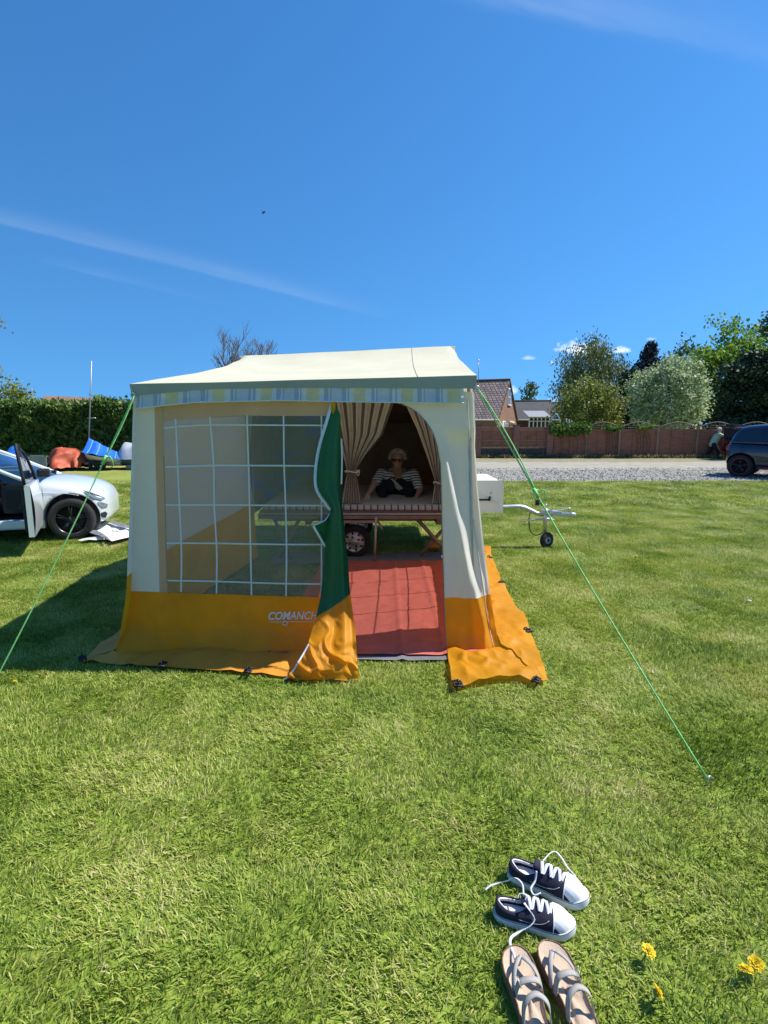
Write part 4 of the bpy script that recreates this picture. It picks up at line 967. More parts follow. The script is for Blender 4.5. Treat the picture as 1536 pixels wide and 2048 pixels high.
# --- silver people carrier at the left, near front door open
SILVER = paint('silver_paint', (.70, .74, .76), .18, .30)
WP = G(146, 1081); CX = WP.x; CY = WP.y                         # contact point of the near front wheel
CAR = thing('silver_car', 'silver car parked at left on the lawn with its front door wide open', 'car', (0, 0, 0), R(18))
CAR.scale = (.89, .89, .89); CAR.location = Vector((CX, CY, 0)) - Matrix.Rotation(R(18), 3, 'Z') @ Vector((1.25*.89, -.86*.89, 0))
HW = .86; AX = 1.25                                             # car centre is the origin, nose at +x
fr_st = [(.80, .845, .22, .875, .04), (.88, .85, .22, .88, .05), (1.0, .86, .21, .865, .06), (1.22, .865, .20, .825, .07), (1.40, .85, .20, .77, .08), (1.56, .81, .20, .705, .08), (1.66, .70, .22, .635, .07), (1.72, .52, .25, .56, .05), (1.75, .32, .30, .50, .03)]
o = loft(fr_st, body_ring).build('front_body', SILVER, CAR, local=True); apply_sub(o, 2)
arches(o, [(AX, -1.3, .34, -.55, .375), (AX, .55, .34, 1.3, .375)])
for s in (-1, 1):
    bb = MB(); bb.tube([(AX, s*.70, .34), (AX, s*.45, .34)], .365, 30); bb.build('wheel_housing', DARKP, CAR, local=True)
rb = [(-.55, .86, .22, .98, .0), (-.8, .87, .22, .98, .0), (-1.4, .87, .22, .98, .0), (-1.9, .84, .24, .98, .0), (-2.2, .72, .30, .95, .0), (-2.3, .5, .36, .88, 0)]
o = loft(rb, body_ring).build('rear_body', SILVER, CAR, local=True); apply_sub(o, 1); arches(o, [(-1.5, -1.3, .34, -.55, .375)])
for s in (-1, 1):
    bb = MB(); bb.box((-.7, min(s*.84, s*.68), .20), (.90, max(s*.84, s*.68), .34), bev=.03); bb.build('sill', SILVER, CAR, local=True)
bb = MB(); bb.box((-.8, -.70, .20), (.9, .70, .27)); bb.box((-.8, .66, .34), (.75, .74, .95)); bb.build('cabin_floor', DARKP, CAR, local=True)
bb = MB(); bb.box((.34, -.76, .42), (.86, .76, .85), bev=.08); bb.build('dashboard', DARKP, CAR, local=True)
bb = MB(); bb.box((-.35, -.62, .30), (.15, -.15, .52), bev=.06); bb.box((-.50, -.62, .45), (-.33, -.15, 1.12), bev=.06); bb.box((-.47, -.5, 1.13), (-.37, -.28, 1.30), bev=.04); bb.build('seat', DARKP, CAR, local=True)
bb = MB(); bb.box((-.35, .15, .30), (.15, .62, .52), bev=.06); bb.box((-.50, .15, .45), (-.33, .62, 1.12), bev=.06); bb.build('seat', DARKP, CAR, local=True)
bb = MB(); M = Matrix.Translation((.30, -.38, .86)) @ Matrix.Rotation(R(65), 4, 'Y'); bb.lathe([(.17+.014*math.cos(t), .014*math.sin(t)) for t in [i*math.pi/4 for i in range(8)]], 28, M, closed=True); bb.tube([(.30, -.38, .86), (.5, -.38, .78)], .03, 8); bb.build('steering_wheel', RUBBER, CAR, local=True)
# pillars, roof, glass
rf = [(.80, .865), (.45, 1.03), (.10, 1.21), (-.25, 1.35), (-.7, 1.44), (-1.2, 1.46), (-1.8, 1.40), (-2.2, 1.2)]
for s in (-1, 1):
    pts = spline([(x, s*(.80-.10*smooth(.95, 1.5, z)), z) for x, z in rf], 4); bb = MB(); bb.tube(pts, .030, 8, flat=1.0); bb.build('roof_rail', SILVER, CAR, local=True)
    bb = MB(); bb.tube(spline([(.42, s*.80, .875), (.33, s*.79, .96), (.26, s*.765, 1.10)], 4), .022, 7); bb.build('quarter_pillar', DARKP, CAR, local=True)
    bb = MB(); bb.add([(.74, s*.812, .885), (.43, s*.81, .88), (.28, s*.775, 1.10), (.44, s*.79, 1.015)], [(0, 1, 2, 3)], 0, False); bb.build('quarter_window', GLASS, CAR, local=True)
bb = MB(); bb.grid(lambda u, v: ((lambda p: (p[0], (u*2-1)*(.80-.10*smooth(.95, 1.5, p[1])), p[1]+.05*math.sin(math.pi*u)))(interp([(0, -.25, 1.35), (.2, -.7, 1.44), (.5, -1.2, 1.46), (.85, -1.8, 1.40), (1, -2.2, 1.20)], v))), 10, 14); bb.build('roof_panel', SILVER, CAR, local=True)
wg = bpy.data.materials.new('windscreen_glass'); wg.use_nodes = True
def glassify(m, tint=(.55, .62, .66), f=.16):
    nt = m.node_tree; N = nt.nodes; L = nt.links; N.remove(N['Principled BSDF']); tr = N.new('ShaderNodeBsdfTransparent'); tr.inputs[0].default_value = (*tint, 1); gl = N.new('ShaderNodeBsdfGlossy'); gl.inputs['Roughness'].default_value = .03
    lw = N.new('ShaderNodeLayerWeight'); lw.inputs[0].default_value = .35; mx = N.new('ShaderNodeMixShader'); mm = N.new('ShaderNodeMath'); mm.operation = 'ADD'; L.new(lw.outputs['Fresnel'], mm.inputs[0]); mm.inputs[1].default_value = f*.4; L.new(mm.outputs[0], mx.inputs[0])
    L.new(tr.outputs[0], mx.inputs[1]); L.new(gl.outputs[0], mx.inputs[2]); L.new(mx.outputs[0], N['Material Output'].inputs[0])
glassify(wg, (.30, .35, .38), .5)
bb = MB(); bb.grid(lambda u, v: (lambda x, z: (x+.12*math.sin(math.pi*u)*(1-v), (u*2-1)*(.79-.10*smooth(.95, 1.5, z)), z+.03*math.sin(math.pi*u)))(*interp([(0, .80, .87), (.4, .45, 1.03), (.75, .10, 1.21), (1, -.25, 1.35)], v)), 12, 10); bb.build('windscreen', wg, CAR, local=True)
bb = MB(); bb.grid(lambda u, v: (lambda x, z: (x, -(.795-.10*smooth(.95, 1.5, z)), z))(-.55-1.4*u, .98+v*(interp([(0, .50), (.6, .50), (1, .30)], u))), 6, 4); bb.build('rear_window', GLASS, CAR, local=True)
bb = MB(); bb.box((-.62, -.82, .3), (-.50, -.72, 1.45), bev=.02); bb.build('door_pillar', DARKP, CAR, local=True)
# lamps, grille, badge areas
def onbody(x, z, out=.012):                       # skin of the right flank / nose at a given station
    a = interp([(s[0], s[1], s[2], s[3]) for s in fr_st], x); w, zb, zt = a; k = (z-zb)/(zt-zb); f = interp([(0, .80), (.05, .95), (.3, 1.0), (.55, 1.005), (.85, .985), (1, .93)], k); return Vector((x+out*.5, -(w*f)-out*.6, z))
def patch_on(name, pts, m, out=.010):
    vs = [onbody(x, z, out) for x, z in pts]; c = sum(vs, Vector())/len(vs); bb = MB(); bb.add([c+Vector((.006, -.004, 0))]+vs, [(0, 1+i, 1+(i+1) % len(vs)) for i in range(len(vs))]); return bb.build(name, m, CAR, local=True)
patch_on('headlamp', [(1.42, .755), (1.52, .715), (1.62, .655), (1.69, .59), (1.65, .575), (1.56, .63), (1.47, .695)], LAMP)
patch_on('headlamp', [(1.60, .56), (1.66, .54), (1.71, .49), (1.70, .44), (1.66, .46), (1.62, .51)], LAMP)
patch_on('fog_lamp', [(1.63, .38), (1.68, .39), (1.70, .35), (1.68, .29), (1.65, .30), (1.63, .33)], DARKP)
bb = MB(); bb.tube(spline([onbody(x, interp([(.7, .75), (1.2, .72), (1.5, .65)], x), .002) for x in (.72, .9, 1.1, 1.25, 1.38)], 4), .004, 5); bb.build('flank_crease', SILVER, CAR, local=True)
BLACKR = mat('gloss_black_rim', (.02, .021, .024), .3, var=.2, scale=12, spec=.6)
for x, y, o_ in ((AX, -.76, -1), (AX, .76, 1), (-1.5, -.76, -1), (-1.5, .76, 1)):
    car_wheel(CAR, x, y, .318, 1 if o_ > 0 else -1, TYRE, BLACKR, None, 5)
# open door, hinged at the front wing
DR = bpy.data.objects.new('door', None); COL.objects.link(DR); DR.parent = CAR; DR.location = (.84, -.845, 0); DR.rotation_euler = (0, 0, R(99))
def dbox(bb, x0, x1, z0, z1, y0, y1): bb.box((x0, y0, z0), (x1, y1, z1), bev=.02)
bb = MB()
def dskin(u, v):
    z = .27+(.68)*v; return (-.02-1.02*u, -.035-.03*math.sin(math.pi*v), z)
bb.grid(dskin, 12, 12); bb.grid(lambda u, v: (-.02-1.02*u, .03, .27+.68*v), 2, 2); 
for (xa, xb) in ((-.02, -.021), (-1.04, -1.041)):
    bb.add([(xa, -.035, .27), (xa, .03, .27), (xa, .03, .95), (xa, -.035, .95)], [(0, 1, 2, 3)])
bb.add([(-.02, -.035, .95), (-1.04, -.035, .95), (-1.04, .03, .95), (-.02, .03, .95)], [(0, 1, 2, 3)]); bb.add([(-.02, -.035, .27), (-1.04, -.035, .27), (-1.04, .03, .27), (-.02, .03, .27)], [(0, 1, 2, 3)])
bb.build('door_panel', SILVER, DR, local=True)
bb = MB(); bb.box((-.98, .032, .34), (-.10, .075, .90), bev=.02); bb.box((-.85, .075, .62), (-.35, .12, .68), bev=.02); bb.build('door_trim', DARKP, DR, local=True)
fr_pts = spline([(-.04, 0, .94), (-.25, .015, 1.13), (-.52, .045, 1.33), (-.80, .07, 1.42), (-1.02, .07, 1.44), (-1.04, .02, .96)], 5)
bb = MB(); bb.tube(fr_pts, .020, 8); bb.build('window_surround', DARKP, DR, local=True)
bb = MB(); bb.add(fr_pts+[Vector((-.5, 0, .95))], [(len(fr_pts), i, i+1) for i in range(len(fr_pts)-1)]); bb.build('door_glass', wg, DR, local=True)
bb = MB(); bb.box((-.20, -.20, .98), (-.08, -.04, 1.10), bev=.03); bb.build('door_mirror', DARKP, DR, local=True)
for z in (.45, .74):
    bb = MB(); bb.box((-.01, -.03, z), (.06, .03, z+.05), bev=.006); bb.build('hinge', DARKP, DR, local=True)

# --- dark blue hatchback at the right edge
BLUE = paint('dark_blue_paint', (.022, .038, .075), .5, .25)
REDA = mat('red_accent', (.45, .02, .04), .4, var=.1)
bw = G(1478, 954)                                                # near rear wheel on the gravel
ang = R(-42)                                                     # nose swings towards the right and the camera
HB = thing('blue_car', 'dark blue hatchback with red rimmed wheels parked at the right edge of the gravel', 'car')
RAX = -1.28
HB.rotation_euler = (0, 0, ang)
loc = Vector((bw.x, bw.y, 0)) - Matrix.Rotation(ang, 3, 'Z') @ Vector((RAX, -.76, 0)); HB.location = loc
st = [(-2.02, .55, .50, .82, .0), (-1.98, .72, .36, .93, .0), (-1.85, .82, .27, .985, .0), (-1.6, .86, .24, 1.0, 0), (-1.2, .87, .23, .985, 0), (-.6, .865, .22, .96, .0), (.2, .865, .22, .94, 0), (.8, .865, .22, .93, .02), (1.3, .86, .22, .88, .05), (1.7, .80, .24, .78, .06), (1.95, .62, .28, .66, .05), (2.02, .4, .34, .56, .03)]
RC_ = lambda x: x if x > RAX else RAX+(x-RAX)*.56
st = [(RC_(q[0]), *q[1:]) for q in st]
o = loft(st, body_ring).build('body', BLUE, HB, local=True); apply_sub(o, 2); arches(o, [(RAX, -1.3, .34, -.5, .37), (1.30, -1.3, .34, -.5, .37), (RAX, .5, .34, 1.3, .37), (1.30, .5, .34, 1.3, .37)])
for x in (RAX, 1.3):
    for s in (-1, 1):
        bb = MB(); bb.tube([(x, s*.68, .34), (x, s*.4, .34)], .36, 28); bb.build('wheel_housing', DARKP, HB, local=True)
def gh_ring(s):
    x, wb, zb_, wt, zt = s; half = [(0, zb_-.05), (wb, zb_-.03), (wb*.985, zb_+.04), ((wb+wt)/2*1.01, (zb_+zt)/2), (wt*1.01, zt-.05), (wt*.9, zt), (wt*.5, zt+.025), (0, zt+.03)]
    return [(x, y, z) for y, z in half]+[(x, -y, z) for y, z in reversed(half[1:-1])]
gs = [(-1.93, .70, .96, .60, 1.02), (-1.78, .78, .98, .62, 1.20), (-1.58, .81, .98, .62, 1.38), (-1.30, .82, .98, .61, 1.475), (-.8, .82, .96, .61, 1.525), (-.2, .82, .95, .60, 1.53), (.3, .82, .94, .59, 1.46), (.75, .81, .94, .60, 1.24), (1.15, .76, .92, .62, .97)]
gs = [(RC_(q[0]), *q[1:]) for q in gs]
o = loft(gs, gh_ring).build('cabin', BLUE, HB, local=True); apply_sub(o, 2)
def side_pane(pts, s, name='side_window'):
    vs = []
    for x, z in pts:
        a = interp([(g_[0], g_[1], g_[2], g_[3], g_[4]) for g_ in gs], x); k = (z-a[1])/(a[3]-a[1]); w = a[0]+(a[2]-a[0])*max(0, min(1, k)); vs.append(Vector((x, s*(w+.012+.016*math.sin(math.pi*max(0, min(1, k)))), z)))
    c = sum(vs, Vector())/len(vs)+Vector((0, s*.004, 0)); bb = MB(); bb.add([c]+vs, [(0, 1+i, 1+(i+1) % len(vs)) for i in range(len(vs))]); bb.build(name, GLASS, HB, local=True)
for s in (-1, 1):
    side_pane([(-1.44, 1.06), (-1.32, 1.28), (-1.12, 1.38), (-.80, 1.42), (-.80, 1.02), (-1.2, 1.03)], s)
    side_pane([(-.72, 1.02), (-.72, 1.425), (-.2, 1.43), (.12, 1.40), (.12, 1.0)], s)
    side_pane([(.20, 1.0), (.20, 1.38), (.5, 1.25), (.85, 1.02)], s)
bb = MB(); bb.grid(lambda u, v: (lambda p: (p[0]-.012, (u*2-1)*p[1], p[2]+.012))(interp([(0, -1.63, .60, 1.04), (.4, -1.565, .56, 1.18), (1, -1.46, .54, 1.35)], v)), 8, 6); bb.build('rear_screen', GLASS, HB, local=True)
bb = MB(); bb.box((-1.54, -.55, 1.40), (-1.36, .55, 1.43), bev=.012); bb.build('roof_spoiler', BLUE, HB, local=True)
for s in (-1, 1):
    bb = MB(); bb.box((-1.685, s*.50 if s > 0 else -.785, .78), (-1.52, .785 if s > 0 else -.50, .90), bev=.04); bb.build('tail_lamp', mat('red_lens', (.30, .01, .02), .15, spec=.8), HB, local=True)
    bb = MB(); bb.tube([(-.85, s*.885, .30), (.85, s*.885, .30)], .022, 8); bb.build('sill_trim', REDA, HB, local=True)
    bb = MB(); bb.box((-.62, -.90 if s < 0 else .86, .80), (-.42, -.86 if s < 0 else .90, .835), bev=.01); bb.build('door_handle', DARKP, HB, local=True)
    bb = MB(); bb.box((.62, -1.02 if s < 0 else .84, .96), (.76, -.84 if s < 0 else 1.02, 1.09), bev=.03); bb.build('door_mirror', BLUE, HB, local=True)
bb = MB(); bb.lathe([(.055, .0), (.065, .004), (.065, -.004)], 20, Matrix.Translation((-1.25, -.868, .82)) @ Matrix.Rotation(math.pi/2, 4, 'X'), closed=True); bb.build('fuel_cap', BLUE, HB, local=True)
for x in (RAX, 1.30):
    for s in (-1, 1): car_wheel(HB, x, s*.76, .325, s, TYRE, BLACKR, REDA, 5)

# --- maroon car behind, tailgate raised
MAR = paint('maroon_paint', (.14, .012, .022), .3, .3)
mp_ = G(1462, 921)
RC = thing('maroon_car', 'small maroon car with raised tailgate half hidden behind the dark blue car', 'car', (mp_.x+1.95, mp_.y+.5, 0), R(2))
st2 = [(-1.75, .58, .42, .86, 0), (-1.70, .74, .30, .92, 0), (-1.4, .80, .25, .93, 0), (-.6, .80, .22, .92, 0), (.6, .80, .22, .90, .02), (1.2, .78, .22, .82, .05), (1.6, .66, .26, .70, .05), (1.72, .4, .32, .58, .03)]
o = loft(st2, body_ring).build('body', MAR, RC, local=True); apply_sub(o, 2); arches(o, [(-1.15, -1.3, .29, -.5, .32), (1.10, -1.3, .29, -.5, .32)])
o = loft([(-1.62, .72, .90, .58, 1.0), (-1.50, .74, .92, .58, 1.36), (-1.0, .76, .92, .57, 1.45), (-.1, .76, .91, .56, 1.46), (.4, .76, .90, .56, 1.34), (1.0, .70, .88, .58, .93)], gh_ring).build('cabin', MAR, RC, local=True); apply_sub(o, 1)
bb = MB(); bb.box((-1.775, -.5, .92), (-1.60, .5, 1.34)); bb.build('boot_opening', DARKP, RC, local=True)
for s in (-1, 1):
    bb = MB(); y = s*.79; bb.add([(-1.4, s*.77, .98), (-1.35, s*.66, 1.34), (-.2, s*.65, 1.36), (.35, s*.66, 1.28), (.7, s*.77, .96)], [(0, 1, 2, 3, 4)]); bb.build('side_window', GLASS, RC, local=True)
bb = MB(); bb.grid(lambda u, v: (-1.52-.40*v, (u*2-1)*(.56-.05*v), 1.40+.10*math.sin(v*1.8)+.03*math.sin(math.pi*u)), 8, 6); tg = bb.build('tailgate', GLASS, RC, local=True, solid=.03)
for s in (-1, 1):
    bb = MB(); bb.tube([(-1.62, s*.5, 1.15), (-1.82, s*.48, 1.44)], .008, 6); bb.build('gas_strut', DARKP, RC, local=True)
for x in (-1.15, 1.10):
    for s in (-1, 1): car_wheel(RC, x, s*.70, .29, s, TYRE, BLACKR, None, 5)

# --- man bending into the boot of the maroon car
MINT = mat('pale_green_shirt', (.36, .52, .38), .9, var=.08, scale=10); NVY2 = mat('navy_jeans', (.012, .014, .03), .9, var=.2, scale=10)
MN = thing('person', 'person in pale green shirt and dark trousers leaning forward against the maroon car', 'person', tuple(G(1428, 917)))
ym = G(1428, 917).y; Q = lambda px, py, dy=0.0: P(px, py, ym+dy)
hp = Q(1425, 889); ch2 = Q(1433, 874); nk2 = Q(1438, 865); h2 = Q(1439, 860)
sF, sN = Q(1439, 868, .16), Q(1439, 869, -.16); eF, eN = Q(1452, 874, .14), Q(1455, 875, -.16); wF, wN = Q(1466, 875, .12), Q(1468, 875, -.15)
segs = head_segs(h2, (1, 0, -.15), (.15, 0, 1), 1.0)+[(h2+Vector((-.02, 0, -.06)), .052, nk2+Vector((0, 0, -.04)), .06), (ch2, .13, hp, .13), (sF, .06, ch2, .1), (sN, .06, ch2, .1), (sF, .05, eF, .040), (eF, .038, wF, .026), (sN, .05, eN, .040), (eN, .038, wN, .026)]
segs += hand(wF, (1, 0, -.3), (0, 0, -1), 1.0, .3)+hand(wN, (1, 0, -.3), (0, 0, -1), 1.0, .3, True)
figure('body', segs, SKIN, MN, .012, 3)
figure('shirt', [(ch2, .155, hp+Vector((0, 0, .02)), .155), (sF, .075, ch2+Vector((0, .05, 0)), .11), (sN, .075, ch2+Vector((0, -.05, 0)), .11), (sF, .07, sF.lerp(eF, .55), .062), (sN, .07, sN.lerp(eN, .55), .062)], MINT, MN, .013, 3)
kF, kN = Q(1421, 903, .09), Q(1437, 902, -.09); aF, aN = Q(1408, 915, .10), Q(1436, 916, -.10)
figure('trousers', [(hp+Vector((0, .08, 0)), .115, kF, .075), (hp+Vector((0, -.08, 0)), .115, kN, .075), (kF, .073, aF+Vector((0, 0, .06)), .05), (kN, .073, aN+Vector((0, 0, .06)), .05), (hp, .14, hp+Vector((0, 0, .06)), .14)], NVY2, MN, .013, 3)
for a in (aF, aN): figure('shoe', [(Vector((a.x-.02, a.y, .045)), .042, Vector((a.x+.14, a.y, .038)), .034)], RUBBER, MN, .012, 2)
hair_cap('hair', h2, (1, 0, -.15), (.15, 0, 1), .98, mat('white_hair', (.62, .60, .55), .8, var=.15, scale=60), MN, 300)
# ------------------------------------------------------------------ foliage
BARK = mat('bark', (.10, .075, .055), .9, var=.3, scale=14, bump=.5, bscale=30)
BARKG = mat('grey_bark', (.17, .15, .15), .9, var=.25, scale=14, bump=.4, bscale=30)
def leafmat(name, a, c, tr=.3, isl=.8, scale=.8): return mat(name, a, .55, scale=scale, col2=c, transl=tr, island=isl, world=True, spec=.3)
def leaf_mesh(name, C, D, S, m, seed, elong=1.7, nside=4):
    """one small bent face per leaf: C centres, D directions, S sizes"""
    r = np.random.default_rng(seed); n = len(C); D = D/np.maximum(1e-6, np.linalg.norm(D, axis=1))[:, None]
    q = r.normal(size=(n, 3)); B = np.cross(D, q); B /= np.maximum(1e-6, np.linalg.norm(B, axis=1))[:, None]; S = S[:, None]
    N_ = np.cross(D, B)
    v0 = C-D*S*elong*.5; v1 = C+B*S*.5+N_*S*.12; v2 = C+D*S*elong*.5; v3 = C-B*S*.5+N_*S*.12
    V = np.stack([v0, v1, v2, v3], 1).reshape(-1, 3)
    me = bpy.data.meshes.new(name); me.vertices.add(4*n); me.vertices.foreach_set('co', V.astype(np.float32).ravel())
    me.loops.add(4*n); me.loops.foreach_set('vertex_index', np.arange(4*n, dtype=np.int32)); me.polygons.add(n); me.polygons.foreach_set('loop_start', np.arange(0, 4*n, 4, dtype=np.int32))
    me.materials.append(m); me.update(calc_edges=True); me.validate(); return me
def crown_points(r, c, rad, ncl, per, csz, shape, lump=.28):
    c = np.array(c); rad = np.array(rad)
    d = r.normal(size=(ncl, 3)); d /= np.linalg.norm(d, axis=1)[:, None]
    t = r.uniform(0, 1, ncl)**(1/3.0); t = .35+.65*t
    if shape == 'cone':
        z = r.uniform(-1, 1, ncl)**1; w = (1-(z+1)/2)**.8*(1.0+.25*np.sin(z*26)); a = r.uniform(0, 6.283, ncl); rr = np.sqrt(r.uniform(.25, 1, ncl)); P_ = np.stack([np.cos(a)*w*rr, np.sin(a)*w*rr, z], 1)
    elif shape == 'column':
        z = r.uniform(-1, 1, ncl); w = np.clip(1.15-np.abs(z)**3*.9, .15, 1)*(.8+.25*np.sin(z*11+1)); a = r.uniform(0, 6.283, ncl); rr = np.sqrt(r.uniform(.25, 1, ncl)); P_ = np.stack([np.cos(a)*w*rr, np.sin(a)*w*rr, z], 1)
    else:
        sd = float(c[0]*.37+c[2])
        lm = np.array([1+lump*noise.noise(Vector(tuple(v*1.9))+Vector((sd, 2.2, 1.1)))*1.6+lump*.6*noise.noise(Vector(tuple(v*4.5))+Vector((sd, 7.2, 3.1))) for v in d])
        P_ = d*(t*lm)[:, None]
        if shape == 'round': P_[:, 2] = np.where(P_[:, 2] < 0, P_[:, 2]*.9, P_[:, 2])
    cl = c+P_*rad
    idx = np.repeat(np.arange(ncl), per); off = r.normal(size=(ncl*per, 3))*csz*np.array([1, 1, .75])
    out = P_[idx]/np.maximum(.05, np.linalg.norm(P_[idx], axis=1))[:, None]
    C = cl[idx]+off; D = out*.7+r.normal(size=C.shape)*.7
    return C, D, cl
def tree(name, label, x, y, zc, rad, m, ncl, per, leaf, shape='round', csz=.35, trunk=.14, seed=1, weep=False, group=None, bark=None, extra=None, zlow=None, lump=.28):
    r = np.random.default_rng(seed); t = thing(name, label, 'tree', (x, y, 0), 0, group)
    C, D, cl = crown_points(r, (x, y, zc), rad, ncl, per, csz, shape, lump)
    if weep: 
        D = D*.35+np.array([0, 0, -1.0]); C[:, 2] -= np.abs(r.normal(size=len(C)))*.5
    if shape == 'cone': D = D*.8+np.array([0, 0, -.25])
    k = C[:, 2] > (.15 if zlow is None else zlow); C, D = C[k], D[k]
    link_mesh('crown', leaf_mesh('crown', C, D, leaf*r.uniform(.65, 1.35, len(C)), m, seed+5), t)
    bb = MB(); top = zc+(rad[2]*.55 if shape in ('round',) else rad[2]*.95); n = 8
    wx = [x+.12*math.sin(i*1.3+seed) for i in range(n)]; bb.tube([(wx[i] if i else x, y, top*i/(n-1)) for i in range(n)], [trunk*(1-.85*i/(n-1))+.01 for i in range(n)], 8); bb.build('trunk', bark or BARK, t)
    pick = r.choice(len(cl), min(len(cl), 16), replace=False)
    for q in pick:
        p = Vector(cl[q]); z0 = max(.3*top, min(p.z*.65, top*.9)); s = Vector((x, y, z0)); mid = s.lerp(p, .5)+Vector((0, 0, .12*(p-s).length)); bb = MB(); bb.tube(spline([s, mid, p], 4), [trunk*.35*(1-i/9.5)+.008 for i in range(9)], 5); bb.build('limb', bark or BARK, t)
    return t
def top_z(px, py, y): return P(px, py, y).z
def X(px, y): return P(px, 850, y).x

# --- left hedge
HEDGE = leafmat('hedge_leaf', (.05, .10, .018), (.17, .25, .055), .25, .9, 1.2)
def hedge(xa, xb, y0, y1, hgt, label):
    t = thing('conifer_hedge', label, 'hedge', ((xa+xb)/2, (y0+y1)/2, 0)); r = np.random.default_rng(3); n = 46000; L_ = xb-xa
    x = r.uniform(xa, xb, n); f = r.uniform(0, 1, n); z = np.where(f < .78, r.uniform(.02, 1, n)**.9, 1.0+r.normal(0, .02, n)); yy = np.where(f < .78, y0, r.uniform(y0, y1, n))
    hv = np.array([hgt+.14*noise.noise(Vector((a*.7, 0, 4)))+.12*noise.noise(Vector((a*2.7, 1, 4))) for a in x])
    bump_ = np.array([.36*noise.noise(Vector((a*1.2, b_*hgt*1.5, 2)))+.12*noise.noise(Vector((a*4, b_*hgt*4, 6))) for a, b_ in zip(x, z)])
    C = np.stack([x, yy-bump_+np.abs(r.normal(0, .10, n))*.6, z*hv+np.where(f < .78, 0, np.abs(r.normal(0, .09, n)))], 1)
    D = np.stack([r.normal(0, .5, n), -.6+r.normal(0, .4, n), .3+r.normal(0, .6, n)], 1)
    k = C[:, 2] > .05; link_mesh('foliage', leaf_mesh('foliage', C[k], D[k], .095*r.uniform(.6, 1.5, n)[k], HEDGE, 9, 2.0), t)
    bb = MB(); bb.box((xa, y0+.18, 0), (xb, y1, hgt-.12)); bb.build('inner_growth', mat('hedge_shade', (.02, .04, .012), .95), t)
    for i in range(14):
        xx = xa+(i+.5)*L_/14; bb = MB(); bb.tube([(xx, y0+.1, 0), (xx+.05, y0+.12, .7)], .05, 6); bb.build('stem', BARK, t)
    n2 = 700; x = r.uniform(xa, xb, n2); hv = np.array([hgt+.14*noise.noise(Vector((a*.7, 0, 4)))+.12*noise.noise(Vector((a*2.7, 1, 4))) for a in x]); C = np.stack([x, y0+r.uniform(.0, .6, n2), hv+r.uniform(0, .30, n2)**1.0], 1); D = np.stack([r.normal(0, .35, n2), r.normal(0, .2, n2), np.ones(n2)], 1)
    link_mesh('top_shoots', leaf_mesh('top_shoots', C, D, .06*r.uniform(.6, 1.4, n2), HEDGE, 19, 3.2), t)['kind'] = 'stuff'
hedge(-26, -2.5, 20.6, 22.2, 2.2, 'long dark green conifer hedge behind the covered boats')

# --- trees behind
LG = 'garden trees beyond the fence'
OLIVE = leafmat('olive_leaf', (.12, .16, .03), (.32, .34, .08)); PALE = leafmat('pale_blossom_leaf', (.20, .29, .11), (.60, .66, .42), .3, 1.0); DK = leafmat('dark_conifer_needles', (.012, .03, .018), (.045, .085, .042), .1)
PURP = leafmat('blue_spruce_needles', (.022, .026, .042), (.075, .08, .10), .1); BRT = leafmat('bright_maple_leaf', (.085, .18, .016), (.26, .39, .04), .4); BIR = leafmat('birch_leaf', (.085, .12, .035), (.23, .25, .085), .3); MID = leafmat('mid_green_leaf', (.045, .095, .025), (.14, .21, .05), .25)
yb = 44; tree('birch_tree', 'tall weeping birch with hazy olive crown rising behind the rounded shrub tree', X(1176, yb), yb, 4.6, (2.45, 2.0, 3.55), BIR, 330, 44, .11, 'round', .40, .16, 11, True, LG, BARKG, zlow=.8, lump=.35)
yb = 34; tree('small_tree', 'rounded olive green tree in front of the weeping birch', X(1178, yb), yb, 2.35, (1.85, 1.6, 1.85), OLIVE, 240, 34, .105, 'round', .24, .12, 12, False, LG)
yb = 40; tree('blue_spruce', 'narrow dark purplish spruce with bare spiky top', X(1290, yb), yb, 4.0, (2.3, 1.8, 3.15), PURP, 230, 28, .14, 'cone', .16, .12, 13, False, LG)
yb = 37; tree('dark_conifer', 'dark conifer between the olive tree and the pale blossom tree', X(1254, yb), yb, 2.5, (1.15, 1.1, 2.5), DK, 120, 26, .15, 'column', .22, .12, 14, False, LG)
yb = 31; tree('blossom_tree', 'dense rounded tree covered in pale green white blossom above the fence', X(1333, yb), yb, 2.95, (2.0, 1.7, 2.15), PALE, 420, 38, .095, 'round', .19, .13, 15, False, LG, lump=.2)
yb = 45; tree('far_tree', 'dark mixed tree peeping out behind the blossom tree', X(1383, yb), yb, 4.5, (2.6, 1.8, 3.2), MID, 220, 30, .15, 'round', .40, .16, 16, False, LG, lump=.22)
yb = 40; tree('maple_tree', 'large bright green maple at the right with sunlit top', X(1462, yb), yb, 4.35, (3.1, 2.4, 3.6), BRT, 330, 28, .17, 'round', .36, .2, 17, False, LG, lump=.4)
yb = 35; tree('broad_conifer', 'broad very dark conifer in front of the bright maple', X(1492, yb), yb, 2.9, (2.4, 1.6, 2.9), DK, 300, 28, .16, 'column', .30, .2, 18, False, LG)
yb = 52; tree('tall_conifer', 'tall dark conifer at the right edge towering over the maple', X(1534, yb), yb, 7.2, (2.0, 1.6, 5.0), MID, 170, 26, .22, 'column', .40, .22, 19, False, LG)
yb = 34; tree('broad_conifer', 'dark conifer hidden behind the dark blue car at the right edge', X(1575, yb), yb, 3.4, (2.2, 1.6, 3.4), DK, 200, 26, .18, 'column', .32, .2, 20, False, LG)
yb = 75; tree('distant_tree', 'small distant tree between the two house roofs', X(1056, yb), yb, 4.3, (1.1, 1.0, 2.6), MID, 60, 22, .2, 'column', .3, .14, 21, False, None)
